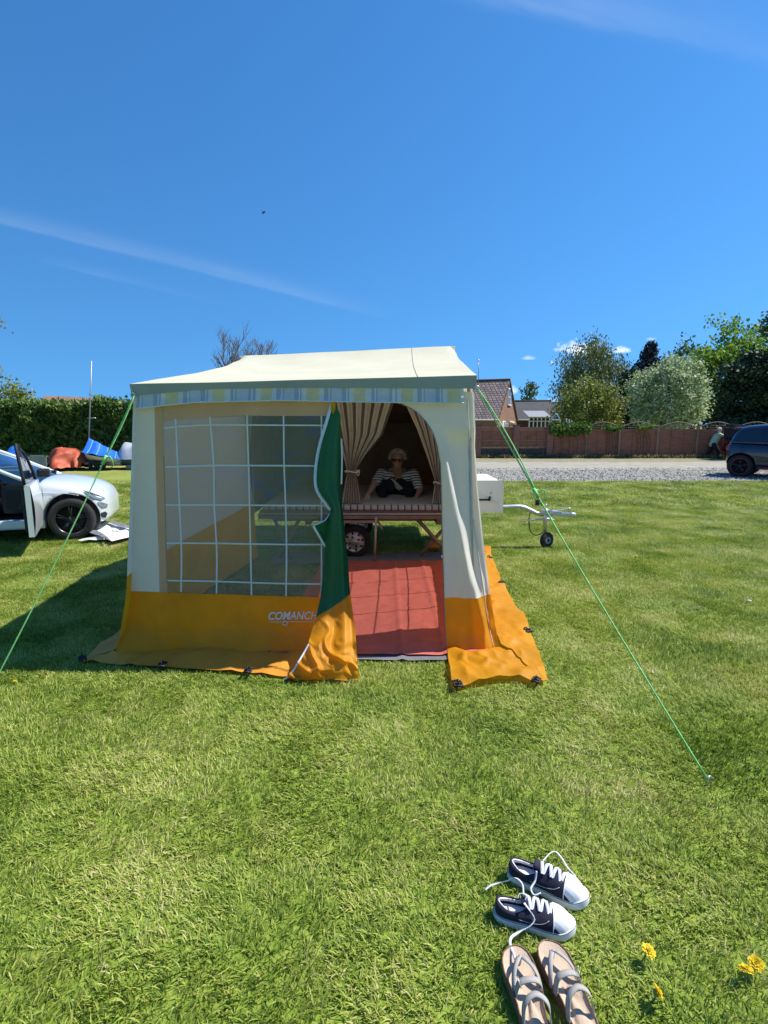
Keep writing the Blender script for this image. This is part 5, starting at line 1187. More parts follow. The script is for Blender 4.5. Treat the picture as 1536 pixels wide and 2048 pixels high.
yb = 32; tree('yard_tree', 'small ragged tree above the hedge at the far left', X(30, yb), yb, 2.7, (1.0, .9, 1.35), OLIVE, 60, 24, .12, 'round', .25, .1, 22, False, None, lump=.5)
yb = 16; tl = thing('edge_tree', 'tree at the far left edge showing only a few yellow leaves', 'tree', (X(-75, yb), yb, 0)); r_ = np.random.default_rng(4)
C, D, cl = crown_points(r_, (X(-75, yb), yb, top_z(0, 640, yb)), (1.05, .9, .9), 60, 24, .16, 'round', .4); link_mesh('crown', leaf_mesh('crown', C, D, .07*r_.uniform(.6, 1.4, len(C)), leafmat('yellow_leaf', (.20, .17, .03), (.36, .28, .05)), 3), tl)
b = MB(); b.tube([(X(-75, yb), yb, 0), (X(-75, yb)+.1, yb, 4.5)], [.16, .05], 8); b.build('trunk', BARK, tl)

# bare tree above the tent roof
def bare_tree(x, y, h, label):
    t = thing('bare_tree', label, 'tree', (x, y, 0)); rr = random.Random(5); bb = MB(); tw = MB()
    def grow(p, d, L_, r, lv):
        n = 4; pts = [p]; q = p.copy(); dd = d.copy()
        for i in range(n):
            dd = (dd+Vector((rr.uniform(-.16, .16), rr.uniform(-.16, .16), rr.uniform(-.02, .12)))).normalized(); q = q+dd*L_/n; pts.append(q.copy())
        (bb if lv < 2 else tw).tube(pts, [r*(1-.5*i/n) for i in range(n+1)], 5 if lv < 2 else 4, cap=False)
        if lv >= 5: return
        for k in range((6, 5, 4, 3, 3)[lv]):
            f = rr.uniform(.35, 1) if lv else rr.uniform(.55, 1); s = pts[min(n, max(1, int(f*n)))]
            side = Vector((rr.uniform(-1, 1), rr.uniform(-1, 1), rr.uniform(.1, .9))).normalized(); nd = (dd*.72+side*.85).normalized(); grow(s, nd, L_*rr.uniform(.52, .76), max(.0095, r*.50), lv+1)
    grow(Vector((x, y, 0)), Vector((0, 0, 1)), h*.44, .17, 0)
    bb.build('trunk', BARKG, t); q = tw.build('twigs', BARKG, t); q['kind'] = 'stuff'
bare_tree(X(490, 30), 30, 7.9, 'leafless tree whose fine twigs fan out above the tent ridge')

# ------------------------------------------------------------------ fence and wall on the right
FY = 24.6
PANEL = mat('brown_lap_panel', (.29, .115, .062), .85, var=.25, scale=3, bump=.3, bscale=20, aniso=(1, 1, 6), world=True)
POST = mat('weathered_post', (.29, .18, .12), .9, var=.25, scale=6, bump=.4, bscale=18, world=True)
BRKD = mat('dark_brick', (.075, .05, .045), .9, var=.5, scale=14, bump=.6, bscale=26, world=True)
TREL = mat('grey_trellis', (.26, .21, .17), .9, var=.2, scale=9, world=True)
FN = thing('lap_fence', 'brown wooden lap panel fence with arched trellis tops along the far lane', 'fence', (X(1240, FY), FY, 0))
def fx(px): return P(px, 885, FY).x
def panel(xa, xb, h0, h1, y=FY, parent=None, rows=9):
    bb = MB(); hh = (h1-h0)/rows
    for i in range(rows): z = h0+i*hh; bb.add([(xa, y-.028, z), (xb, y-.028, z), (xb, y-.006, z+hh+.008), (xa, y-.006, z+hh+.008), (xa, y+.012, z), (xb, y+.012, z), (xb, y+.012, z+hh), (xa, y+.012, z+hh)], [(0, 1, 2, 3), (4, 7, 6, 5), (0, 4, 5, 1), (3, 2, 6, 7)], 0, False)
    for xm in (xa+.03, xa+(xb-xa)*.34, xa+(xb-xa)*.67, xb-.03): bb.box((xm-.02, y-.045, h0), (xm+.02, y-.030, h1))
    o = bb.build('panel', PANEL, parent); o['kind'] = 'stuff'; return o
posts = [1105, 1171, 1238, 1314, 1393, 1470, 1548, 1626]
ztop = 1.30
for i, (a, c) in enumerate(zip(posts, posts[1:])):
    xa, xb = fx(a), fx(c); panel(xa+.06, xb-.06, .06, ztop, FY, FN)
    # trellis with an arched top rail
    if i >= 1:
        tz = lambda u: ztop+.10+.22*math.sin(math.pi*u)**1.2
        bb = MB(); bb.tube([(xa+(xb-xa)*k/14, FY, tz(k/14)) for k in range(15)], .018, 5); o = bb.build('trellis_rail', TREL, FN)
        for zz in (.08, .17): bb = MB(); bb.tube([(xa+.05, FY, ztop+zz), (xb-.05, FY, ztop+zz)], .010, 4); bb.build('trellis_slat', TREL, o)
        for k in range(1, 9): bb = MB(); bb.tube([(xa+(xb-xa)*k/9, FY, ztop), (xa+(xb-xa)*k/9, FY, tz(k/9))], .010, 4); bb.build('trellis_slat', TREL, o)
for p in posts:
    bb = MB(); x = fx(p); bb.box((x-.05, FY-.06, 0), (x+.05, FY+.04, ztop+.12), bev=.008); o = bb.build('post', POST, FN); bb = MB(); bb.box((x-.065, FY-.075, ztop+.12), (x+.065, FY+.055, ztop+.145), bev=.006); bb.build('post_cap', POST, o)
bb = MB(); bb.box((fx(1105), FY-.03, 0), (fx(1626), FY+.03, .06)); bb.build('gravel_board', POST, FN)
WF = thing('brick_fence', 'brown panelled fence on a dark brick base with brick piers beside the house', 'fence', (fx(1030), FY, 0))
piers = [655, 730, 805, 880, 955, 1031, 1098]; BRICK = mat('reddish_brick', (.26, .12, .08), .9, var=.35, scale=18, bump=.5, bscale=28, world=True)
for p in piers:
    x = fx(p); bb = MB(); bb.box((x-.13, FY-.14, 0), (x+.13, FY+.10, 1.46)); q = bb.build('pier', BRICK, WF); bb = MB(); bb.box((x-.16, FY-.17, 1.46), (x+.16, FY+.13, 1.50), bev=.01); bb.build('pier_cap', BRKD, q)
bb = MB(); bb.box((fx(655), FY-.08, 0), (fx(1098), FY+.06, .46)); bb.build('brick_base', BRKD, WF)
for a, c in zip(piers, piers[1:]):
    panel(fx(a)+.14, fx(c)-.14, .47, 1.36, FY, WF, 8)
    for z in (.50, .78, 1.24, 1.36):
        bb = MB(); bb.box((fx(a)+.13, FY-.055, z), (fx(c)-.13, FY-.032, z+.035)); bb.build('rail', POST, WF)
# ivy
IVY = leafmat('ivy_leaf', (.06, .12, .02), (.20, .30, .06), .3)
def ivy(px0, px1, za, zb, n, label, seed):
    t = thing('ivy', label, 'ivy', ((fx(px0)+fx(px1))/2, FY-.15, 0)); r = np.random.default_rng(seed); x = r.uniform(fx(px0), fx(px1), n); u = (x-fx(px0))/(fx(px1)-fx(px0)); lo = za+(zb-za)*.5*(np.abs(u-.4)**1.2+.15*np.sin(u*17)); z = lo+(zb-lo)*r.uniform(0, 1, n)**.75
    C = np.stack([x, FY-.10-r.uniform(0, .28, n)*np.sin(np.pi*np.clip((z-za)/(zb-za), .05, .95)), z], 1); D = np.stack([r.normal(0, .5, n), -.5+r.normal(0, .4, n), r.normal(0, .6, n)], 1)
    link_mesh('foliage', leaf_mesh('foliage', C, D, .085*r.uniform(.6, 1.4, n), IVY, seed, 1.3), t)
    bb = MB()
    for i in range(5):
        xx = fx(px0)+(i+.5)*(fx(px1)-fx(px0))/5; bb2 = MB(); bb2.tube(spline([(xx, FY-.06, 0.02), (xx+.06, FY-.07, .6), (xx-.04, FY-.08, 1.25)], 4), .012, 5); bb2.build('stem', BARK, t)
ivy(1096, 1176, .95, 1.60, 2600, 'bright green ivy spilling over the fence below the olive tree', 31)
ivy(1208, 1236, 1.15, 1.48, 500, 'small tuft of ivy on the fence trellis left of the blossom tree', 32)
ivy(1268, 1300, 1.28, 1.50, 350, 'low creeper on the trellis under the blossom tree', 33)
# weeds at the foot of the fence
r_ = np.random.default_rng(77); n = 1500; xw = r_.uniform(fx(960), fx(1560), n); C = np.stack([xw, FY-.18-r_.uniform(0, .25, n), r_.uniform(.02, .16, n)], 1); D = np.stack([r_.normal(0, .3, n), r_.normal(0, .3, n), np.ones(n)], 1)
tag(link_mesh('weeds', leaf_mesh('weeds', C, D, .05*r_.uniform(.6, 1.4, n), leafmat('dry_weed', (.10, .11, .035), (.30, .27, .12)), 41, 2.6)), 'straggly dry weeds along the foot of the fence', 'weeds', kind='stuff')

# ------------------------------------------------------------------ houses
def tile_mat(name, a, c, sx=.30, sz=.16, gap=.022):
    m = bpy.data.materials.new(name); m.use_nodes = True; nt = m.node_tree; N = nt.nodes; L = nt.links; bs = N['Principled BSDF']; bs.inputs['Roughness'].default_value = .7
    tc = N.new('ShaderNodeTexCoord'); br = N.new('ShaderNodeTexBrick'); br.inputs['Scale'].default_value = 1.0; br.inputs['Brick Width'].default_value = sx; br.inputs['Row Height'].default_value = sz; br.inputs['Mortar Size'].default_value = gap; br.inputs['Mortar Smooth'].default_value = .6
    br.inputs['Color1'].default_value = (*a, 1); br.inputs['Color2'].default_value = (*c, 1); br.inputs['Mortar'].default_value = (a[0]*.25, a[1]*.25, a[2]*.25, 1); L.new(tc.outputs['UV'], br.inputs[0]); L.new(br.outputs[0], bs.inputs['Base Color'])
    bp = N.new('ShaderNodeBump'); bp.inputs['Strength'].default_value = .8; bp.inputs['Distance'].default_value = .03; bp.invert = True; L.new(br.outputs['Fac'], bp.inputs['Height']); L.new(bp.outputs[0], bs.inputs['Normal']); return m
RT = tile_mat('brown_pantiles', (.34, .25, .22), (.20, .145, .13), .30, .27, .05); RS = tile_mat('grey_slates', (.10, .095, .095), (.075, .072, .075), .35, .2); HBR = tile_mat('house_brick', (.50, .26, .165), (.40, .20, .125), .22, .075); HBD = tile_mat('shaded_brick', (.17, .09, .065), (.13, .07, .05), .22, .075)
WHT = mat('white_upvc', (.78, .78, .76), .5, var=.04); PANE = mat('house_pane', (.03, .04, .05), .1, var=.2, spec=.7); GUT = mat('pale_gutter', (.55, .52, .48), .6)
def quad_uv(name, pts, m, parent):
    """planar quads or polygons with metre-sized UVs so that courses run level"""
    pts = [Vector(p) for p in pts]; me = bpy.data.meshes.new(name); me.from_pydata([tuple(p) for p in pts], [], [tuple(range(len(pts)))]); me.materials.append(m); uvl = me.uv_layers.new(name='UVMap')
    e = (pts[1]-pts[0]).normalized(); n = (pts[1]-pts[0]).cross(pts[-1]-pts[0]).normalized(); f = n.cross(e)
    for i, l in enumerate(me.loops): d = pts[l.vertex_index]-pts[0]; uvl.data[i].uv = (d.dot(e), d.dot(f))
    me.update(); return link_mesh(name, me, parent)
def house(name, label, base, gv, gw, length, eave, ridge, roof_m, wall_m, over=.10):
    """gable from `base` along gv (unit), width gw; ridge runs away along the perpendicular for `length`"""
    t = thing(name, label, 'house', (base[0], base[1], 0)); b0 = Vector((base[0], base[1], 0)); g_ = Vector((gv[0], gv[1], 0)).normalized(); rd = Vector((-g_.y, g_.x, 0)); U = Vector((0, 0, 1))
    A, B = b0, b0+g_*gw; mid = b0+g_*gw/2
    quad_uv('gable_wall', [A, B, B+U*eave, mid+U*ridge, A+U*eave], wall_m, t)
    quad_uv('front_wall', [A+rd*length, A, A+U*eave, A+rd*length+U*eave], wall_m, t); quad_uv('rear_wall', [B, B+rd*length, B+rd*length+U*eave, B+U*eave], wall_m, t)
    sl = (ridge-eave)/(gw/2); o = -rd*over
    for s, e0 in ((-1, A), (1, B)):
        ea = e0+g_*s*over+U*(eave-sl*over*.6)+U*.05; rg = mid+U*(ridge+.05); bb = MB()
        me_o = quad_uv('roof', [ea+rd*(length+over), ea+o, rg+o, rg+rd*(length+over)] if s < 0 else [ea+o, ea+rd*(length+over), rg+rd*(length+over), rg+o], roof_m, t)
        md = me_o.modifiers.new('thick', 'SOLIDIFY'); md.thickness = .09
        bb = MB(); bb.tube([ea+o-U*.03, ea+rd*length-U*.03], .06, 6); bb.build('gutter', GUT, me_o)
        bb = MB(); q0 = ea+o*1.04; q1 = rg+o*1.04; bb.add([q0, q1, q1-U*.16, q0-U*.16], [(0, 1, 2, 3)], 0, False); bb.build('barge_board', mat('dark_barge', (.10, .06, .045), .7), me_o, solid=.04)
    bb = MB(); bb.tube([mid+U*(ridge+.07)+o, mid+U*(ridge+.07)+rd*length], .09, 7); bb.build('ridge_tiles', roof_m, t)
    return t, A, g_, rd, U
def window_on(t, A, g_, rd, U, s, z, w, h, split=(1, 1)):
    n = -rd; o = A+g_*s+U*z+n*.02; fr = MB()
    fr.add([o-g_*w/2, o+g_*w/2, o+g_*w/2+U*h, o-g_*w/2+U*h], [(0, 1, 2, 3)], 0, False); f = fr.build('window', WHT, t, solid=.05)
    for i in range(split[0]):
        for j in range(split[1]):
            a = o-g_*(w/2-.05)+g_*i*(w-.1)/split[0]+n*.03; c = a+g_*((w-.1)/split[0]-.05); z0 = U*(.05+j*(h-.1)/split[1]); z1 = U*(.05+(j+1)*(h-.1)/split[1]-.05); bb = MB(); bb.add([a+z0, c+z0, c+z1, a+z1], [(0, 1, 2, 3)], 0, False); bb.build('pane', PANE, f)
    bb = MB(); bb.tube([o-g_*(w/2+.06)+n*.05, o+g_*(w/2+.06)+n*.05], .045, 4); bb.build('sill', WHT, f)
yh = 41.0; bx = P(994, 850, yh).x
h1, A, g_, rd, U = house('brick_house', 'brick house with steep brown tiled roof right of the tent', (bx, yh), (.44, .90), 6.6, 9.0, 1.85, 4.95, RT, HBR)
window_on(h1, A, g_, rd, U, 3.55, 3.0, .95, 1.35, (2, 2))
window_on(h1, A, g_, rd, U, 2.2, .95, .7, .8, (1, 1))
bb = MB(); o = A+g_*3.9+U*1.55-rd*.15; bb.sphere(o, .28, 8, sc=(1.2, 1.0, .8)); bb.build('awning', mat('cream_awning', (.62, .50, .38), .8), h1)
bb = MB(); o = A+g_*1.25-rd*.12; bb.tube([o+U*.2, o+U*1.75], .05, 6); bb.build('downpipe', WHT, h1)
bb = MB(); o = A+g_*1.6-rd*.2; bb.box((o.x-.25, o.y-.2, 1.05), (o.x+.25, o.y+.2, 1.55), bev=.03); bb.build('meter_box', WHT, h1)
bb = MB(); q = P(957, 770, yh+3); bb.tube([q, P(957, 718, yh+3)], .028, 6); bb.tube([P(953, 720, yh+3), P(960, 720, yh+3)], .018, 5); bb.build('aerial', STEELP, h1)
yh = 52.0; bx = P(1043, 850, yh).x
h2_, A, g_, rd, U = house('brick_bungalow', 'low brick bungalow with grey roof beyond the fence', (bx+2.6, yh), (.30, .95), 6.5, 6.5, 1.9, 3.75, RS, HBD)
h3, A3, g3, r3, U3 = house('far_bungalow', 'distant grey roofed bungalow behind the weeping birch', (P(1118, 850, 66).x+1.0, 66), (.2, .98), 6.5, 8.0, 2.0, 4.1, RS, HBD)
cs = thing('conservatory', 'white framed conservatory in front of the low brick bungalow', 'conservatory', (P(1080, 850, 49).x, 49, 0)); xa, xb = P(1058, 850, 49).x, P(1098, 850, 49).x
bb = MB(); bb.box((xa, 48.9, 0), (xb, 51, .7)); bb.build('dwarf_wall', HBD, cs)
for i in range(6):
    x = xa+(xb-xa)*i/5; bb = MB(); bb.box((x-.05, 48.9, .7), (x+.05, 49.0, 2.1)); bb.build('mullion', WHT, cs)
for i in range(5):
    x = xa+(xb-xa)*i/5; bb = MB(); bb.add([(x+.05, 48.95, .7), (x+(xb-xa)/5-.05, 48.95, .7), (x+(xb-xa)/5-.05, 48.95, 2.05), (x+.05, 48.95, 2.05)], [(0, 1, 2, 3)], 0, False); bb.build('pane', PANE, cs)
for z in (.70, 1.72, 2.05): bb = MB(); bb.box((xa-.05, 48.88, z), (xb+.05, 49.02, z+.07)); bb.build('transom', WHT, cs)
bb = MB(); bb.add([(xa-.1, 48.8, 2.12), (xb+.1, 48.8, 2.12), (xb+.1, 51, 2.7), (xa-.1, 51, 2.7)], [(0, 1, 2, 3)], 0, False); bb.build('roof', mat('grey_polycarbonate', (.3, .3, .3), .5), cs, solid=.05)
ar = thing('garden_arch', 'pointed pale blue garden frame peeping over the ivy', 'garden frame', (P(1111, 850, 30).x, 30, 0)); BLU = mat('pale_blue_frame', (.30, .42, .62), .5)
xc = P(1111, 850, 30).x
for s in (-1, 1): bb = MB(); bb.tube(spline([(xc+s*.28, 30, 0), (xc+s*.26, 30, 1.5), (xc+s*.12, 30, 1.95), (xc, 30, 2.08)], 5), .03, 6); bb.build('arch_side', BLU, ar)
for z in (1.45, 1.62, 1.78): bb = MB(); bb.tube([(xc-.26, 30, z), (xc+.26, 30, z)], .018, 5); bb.build('cross_bar', BLU, ar)
dk = thing('folded_parasol', 'pale blue and white folded garden cloths standing behind the ivy', 'parasol', (P(1137, 850, 30).x, 30, 0))
for i, dx in enumerate((-.14, 0, .14)):
    x = P(1137, 850, 30).x+dx; bb = MB(); bb.tube(spline([(x, 30, 0), (x, 30, 1.2), (x+.02, 30, 1.6), (x+.01, 30, 1.83-.05*i)], 5), [.02]*6+[.05]*5+[.03]*5, 6); bb.build('folded_cloth', mat('blue_white_cloth', (.42, .52, .68), .8, var=.4, scale=20), dk)
lr = thing('barn_roof', 'long low brownish roof just showing above the hedge', 'building', (P(130, 850, 40).x, 40, 0)); xa, xb = P(55, 850, 40).x, P(205, 850, 40).x
bb = MB(); bb.box((xa+.3, 40.3, 0), (xb-.3, 44, 2.6)); bb.build('wall', HBD, lr)
bb = MB(); bb.add([(xa, 40, 2.55), (xb, 40, 2.45), (xb-.2, 42.2, 3.38), (xa+.2, 42.2, 3.62)], [(0, 1, 2, 3)], 0, False); bb.build('roof', mat('faded_brown_roof', (.24, .15, .10), .9, var=.25, scale=3, bump=.4, bscale=12), lr, solid=.12)

# ------------------------------------------------------------------ boats and covers by the hedge
BTARP = mat('blue_tarp', (.015, .15, .60), .5, var=.15, scale=3, bump=.35, bscale=5, transl=.08); OTARP = mat('orange_tarp', (.46, .085, .03), .6, var=.2, scale=3, bump=.4, bscale=5, transl=.05); GTARP = mat('grey_boat_cover', (.42, .44, .47), .6, var=.15, scale=4, bump=.3, bscale=6)
HULL = mat('white_hull', (.72, .73, .72), .35, var=.05)
yb = 18.6; BT = thing('covered_dinghy', 'dinghy under a bright blue tarpaulin with a bare mast', 'boat', (P(200, 915, yb).x, yb, 0))
ridge = [P(178, 876, yb), P(195, 884, yb), P(215, 895, yb), P(235, 905, yb), P(251, 913, yb)]
nearl = [P(163, 905, yb-.55), P(185, 908, yb-.75), P(210, 913, yb-.75), P(232, 918, yb-.6), P(251, 918, yb-.1)]
farl = [Vector((p.x, 2*yb-p.y, p.z)) for p in nearl]
def tarp(u, v):
    i = u*4; k = min(3, int(i)); f = i-k; a = Vector(ridge[k]).lerp(Vector(ridge[k+1]), f); lo = nearl if v < .5 else farl; c = Vector(lo[k]).lerp(Vector(lo[k+1]), f); t = abs(v-.5)*2; p = a.lerp(c, t); p.z -= .05*math.sin(math.pi*t)-.012*math.cos(u*math.pi*8); return p
bb = MB(); bb.grid(tarp, 32, 16); bb.build('cover', BTARP, BT)
for k in range(4):
    bb = MB(); u = .12+.2*k; bb.tube([tarp(u-.05*abs(v/8-.5)*2*0+.0, v/16)+Vector((0, -.012, .006)) for v in range(0, 9)], .012, 4); bb.build('cover_seam', mat('pale_blue_seam', (.25, .42, .75), .6), BT)
bb = MB()
def hull(u, v):
    a = Vector(nearl[0]).lerp(Vector(nearl[4]), u); w = .72*math.sin(math.pi*min(1, .12+u*.92))**.6; t = (v-.5)*2; return Vector((a.x, yb+w*t, a.z-.01-.30*(1-t*t)**.7*(1-.5*u)))
bb.grid(hull, 20, 12); bb.build('hull', HULL, BT)
bb = MB(); bb.tube([P(178, 880, yb), P(183, 722, yb)], [.024, .015], 8); ms = bb.build('mast', STEELP, BT)
bb = MB(); bb.tube([P(174, 836, yb), P(192, 836, yb)], .012, 5); bb.build('spreader', STEEL, ms)
bb = MB(); bb.box((P(170, 915, yb).x, yb-.3, .18), (P(248, 915, yb).x, yb+.3, .26)); bb.build('launch_trolley', STEELP, BT)
for px in (185, 200):
    M = Matrix.Translation((P(px, 915, yb-.5).x, yb-.5, .17)) @ Matrix.Rotation(math.pi/2, 4, 'X'); bb = MB(); bb.lathe([(.06, -.05), (.15, -.06), (.17, 0), (.15, .06), (.06, .05)], 20, M, closed=True); bb.build('wheel', TYRE, BT)
yo = 18.4; OT = thing('covered_boat', 'lumpy boat under a wrinkled orange red tarpaulin', 'boat', (P(140, 925, yo).x, yo, 0)); xa, xb = P(104, 910, yo).x, P(173, 910, yo).x
def otarp(u, v):
    x = xa+(xb-xa)*u; prof = interp([(0, .30), (.12, .62), (.35, .70), (.6, .60), (.85, .46), (1, .20)], u); t = (v-.5)*2; w = .8*math.sin(math.pi*min(1, max(0, .06+.88*u)))**.5; p = Vector((x, yo+w*t, .10+prof*(1-abs(t)**2.6)))
    e = abs(t); fold = .13*math.sin(x*11+2.5*nz3(p, 2, 1))*smooth(.25, .9, e); p.y += fold*(1 if t > 0 else -1); p.z += .06*nz3(p, 3, 2)+.03*nz3(p, 8, 3); p.z = max(p.z, .05+.12*max(0, nz3(p, 3, 8))); return p
bb = MB(); bb.grid(otarp, 60, 40); bb.build('cover', OTARP, OT)
bb = MB(); bb.grid(lambda u, v: (lambda p: Vector((p.x, yo+(p.y-yo)*.8, max(.04, p.z*.55-.02))))(otarp(.05+.9*u, v)), 20, 12); bb.build('hull', mat('dark_hull', (.03, .03, .03), .6), OT)
yg = 18.9; GT = thing('covered_boat', 'boat under a pale grey cover partly hidden behind the tent', 'boat', (P(290, 915, yg).x, yg, 0)); xa2, xb2 = P(240, 900, yg).x, P(345, 900, yg).x
def gt(u, v):
    x = xa2+(xb2-xa2)*u; t = (v-.5)*2; pr = interp([(0, .45), (.12, .74), (.3, .68), (.7, .80), (1, .5)], u); return Vector((x, yg+.75*t*math.sin(math.pi*min(1, .08+.9*u))**.5, .18+pr*(1-abs(t)**2.2*.75)+.02*nz3((x*3, t*3, 0), 1)))
bb = MB(); bb.grid(gt, 36, 20); bb.build('cover', GTARP, GT)
bb = MB(); bb.grid(lambda u, v: (lambda p: Vector((p.x, yg+(p.y-yg)*.9, .32-.22*(1-abs((v-.5)*2)**2))))(gt(u, v)), 20, 12); bb.build('hull', mat('blue_grey_hull', (.13, .19, .27), .5), GT)
bb = MB(); bb.box((xa2+.3, yg-.3, .0), (xb2-.3, yg+.3, .14)); bb.build('trolley', STEELP, GT)
yt = 17.8; tb = thing('utility_trailer', 'small grey box trailer tailgate standing beside the orange covered boat', 'trailer', (P(78, 930, yt).x, yt, 0)); xa3, xb3 = P(60, 920, yt).x, P(92, 920, yt).x
bb = MB(); bb.box((xa3, yt, .12), (xb3, yt+.03, .50)); bb.build('tail_board', mat('grey_ply', (.26, .27, .28), .7, var=.2, scale=6), tb)
for (q0, q1) in (((xa3-.02, .10), (xb3+.02, .14)), ((xa3-.02, .48), (xb3+.02, .53)), ((xa3-.03, .0), (xa3+.02, .53)), ((xb3-.02, .0), (xb3+.03, .53))): bb = MB(); bb.box((q0[0], yt-.02, q0[1]), (q1[0], yt-.001, q1[1])); bb.build('frame_bar', STEELP, tb)
bb = MB(); bb.box((xa3, yt+.04, .14), (xb3, yt+1.2, .20)); bb.build('bed', DARKP, tb)
bs_ = thing('covered_boat', 'small blue tarpaulin heap behind the silver car door', 'boat', (P(28, 915, 19).x, 19, 0)); bb = MB(); xq = P(30, 910, 19).x
bb.grid(lambda u, v: Vector((xq-.5+1.0*u, 19+(v-.5)*1.0, .05+.72*math.sin(math.pi*u)**.6*(1-abs(v-.5)*1.6)+.04*nz3((u*6, v*6, 1), 1))), 16, 12); bb.build('cover', BTARP, bs_)

# folded white cover on the grass beside the silver car
WS = thing('folded_cover', 'white sheet with grey lining lying crumpled on the grass beside the silver car', 'sheet', tuple(G(225, 1066)))
WHS = mat('white_sheet', (.80, .81, .82), .7, var=.05, scale=5); GRS = mat('grey_sheet_lining', (.16, .17, .19), .8, var=.15, scale=5)
def poly_sheet(name, pxs, m, z, seed, amp=.03):
    pts = [G(x, y, z) for x, y in pxs]; n = len(pts); c = sum(pts, Vector())/n; bb = MB(); K = 8
    vs = [c+Vector((0, 0, amp))]
    for k in range(1, K+1):
        for i in range(n*4):
            a = pts[i//4].lerp(pts[(i//4+1) % n], (i % 4)/4); p = c.lerp(a, k/K); p.z = z+amp*(1-k/K*.6)*abs(nz3(p, 5, seed))*2+.012*nz3(p, 14, seed); p.z = max(.02, p.z); vs.append(p)
    N_ = n*4; fs = [(0, 1+i, 1+(i+1) % N_) for i in range(N_)]
    for k in range(K-1): fs += [(1+k*N_+i, 1+k*N_+(i+1) % N_, 1+(k+1)*N_+(i+1) % N_, 1+(k+1)*N_+i) for i in range(N_)]
    bb.add(vs, fs); bb.build(name, m, WS)
poly_sheet('sheet', [(172, 1058), (210, 1045), (275, 1058), (290, 1066), (224, 1083), (200, 1070)], WHS, .07, 1)
poly_sheet('lining', [(215, 1042), (222, 1041), (275, 1056), (270, 1059), (228, 1050)], GRS, .12, 2, .01)
poly_sheet('lining', [(178, 1064), (190, 1058), (212, 1071), (222, 1082), (205, 1074)], GRS, .10, 3, .01)
poly_sheet('sheet', [(155, 1081), (190, 1072), (207, 1072), (216, 1080), (196, 1080), (170, 1081)], mat('grey_white_sheet', (.5, .52, .5), .7), .05, 4, .02)

# ------------------------------------------------------------------ bird high over the tent
q = P(527, 425, 40); BD = thing('bird', 'small dark bird flying high above the tent', 'bird', q); FEA = mat('dark_feathers', (.03, .03, .035), .8)
bb = MB(); bb.tube([q+Vector((-.13, 0, -.05)), q+Vector((-.05, 0, -.02)), q+Vector((.05, 0, .02)), q+Vector((.12, 0, .05)), q+Vector((.16, 0, .06))], [.01, .04, .055, .035, .008], 8); bb.build('body', FEA, BD)
for s, w in ((1, [(-.02, 0, .02), (-.10, .05, .13), (-.16, .10, .26), (-.10, .06, .16), (.05, 0, .03)]), (-1, [(.02, 0, -.02), (.0, -.10, -.10), (-.12, -.2, -.16), (-.03, -.06, -.12), (.08, 0, -.0)])):
    bb = MB(); vs = [q+Vector(p) for p in w]; bb.add(vs, [(0, 1, 3), (1, 2, 3), (0, 3, 4)], 0, False); bb.build('wing', FEA, BD, solid=.006)
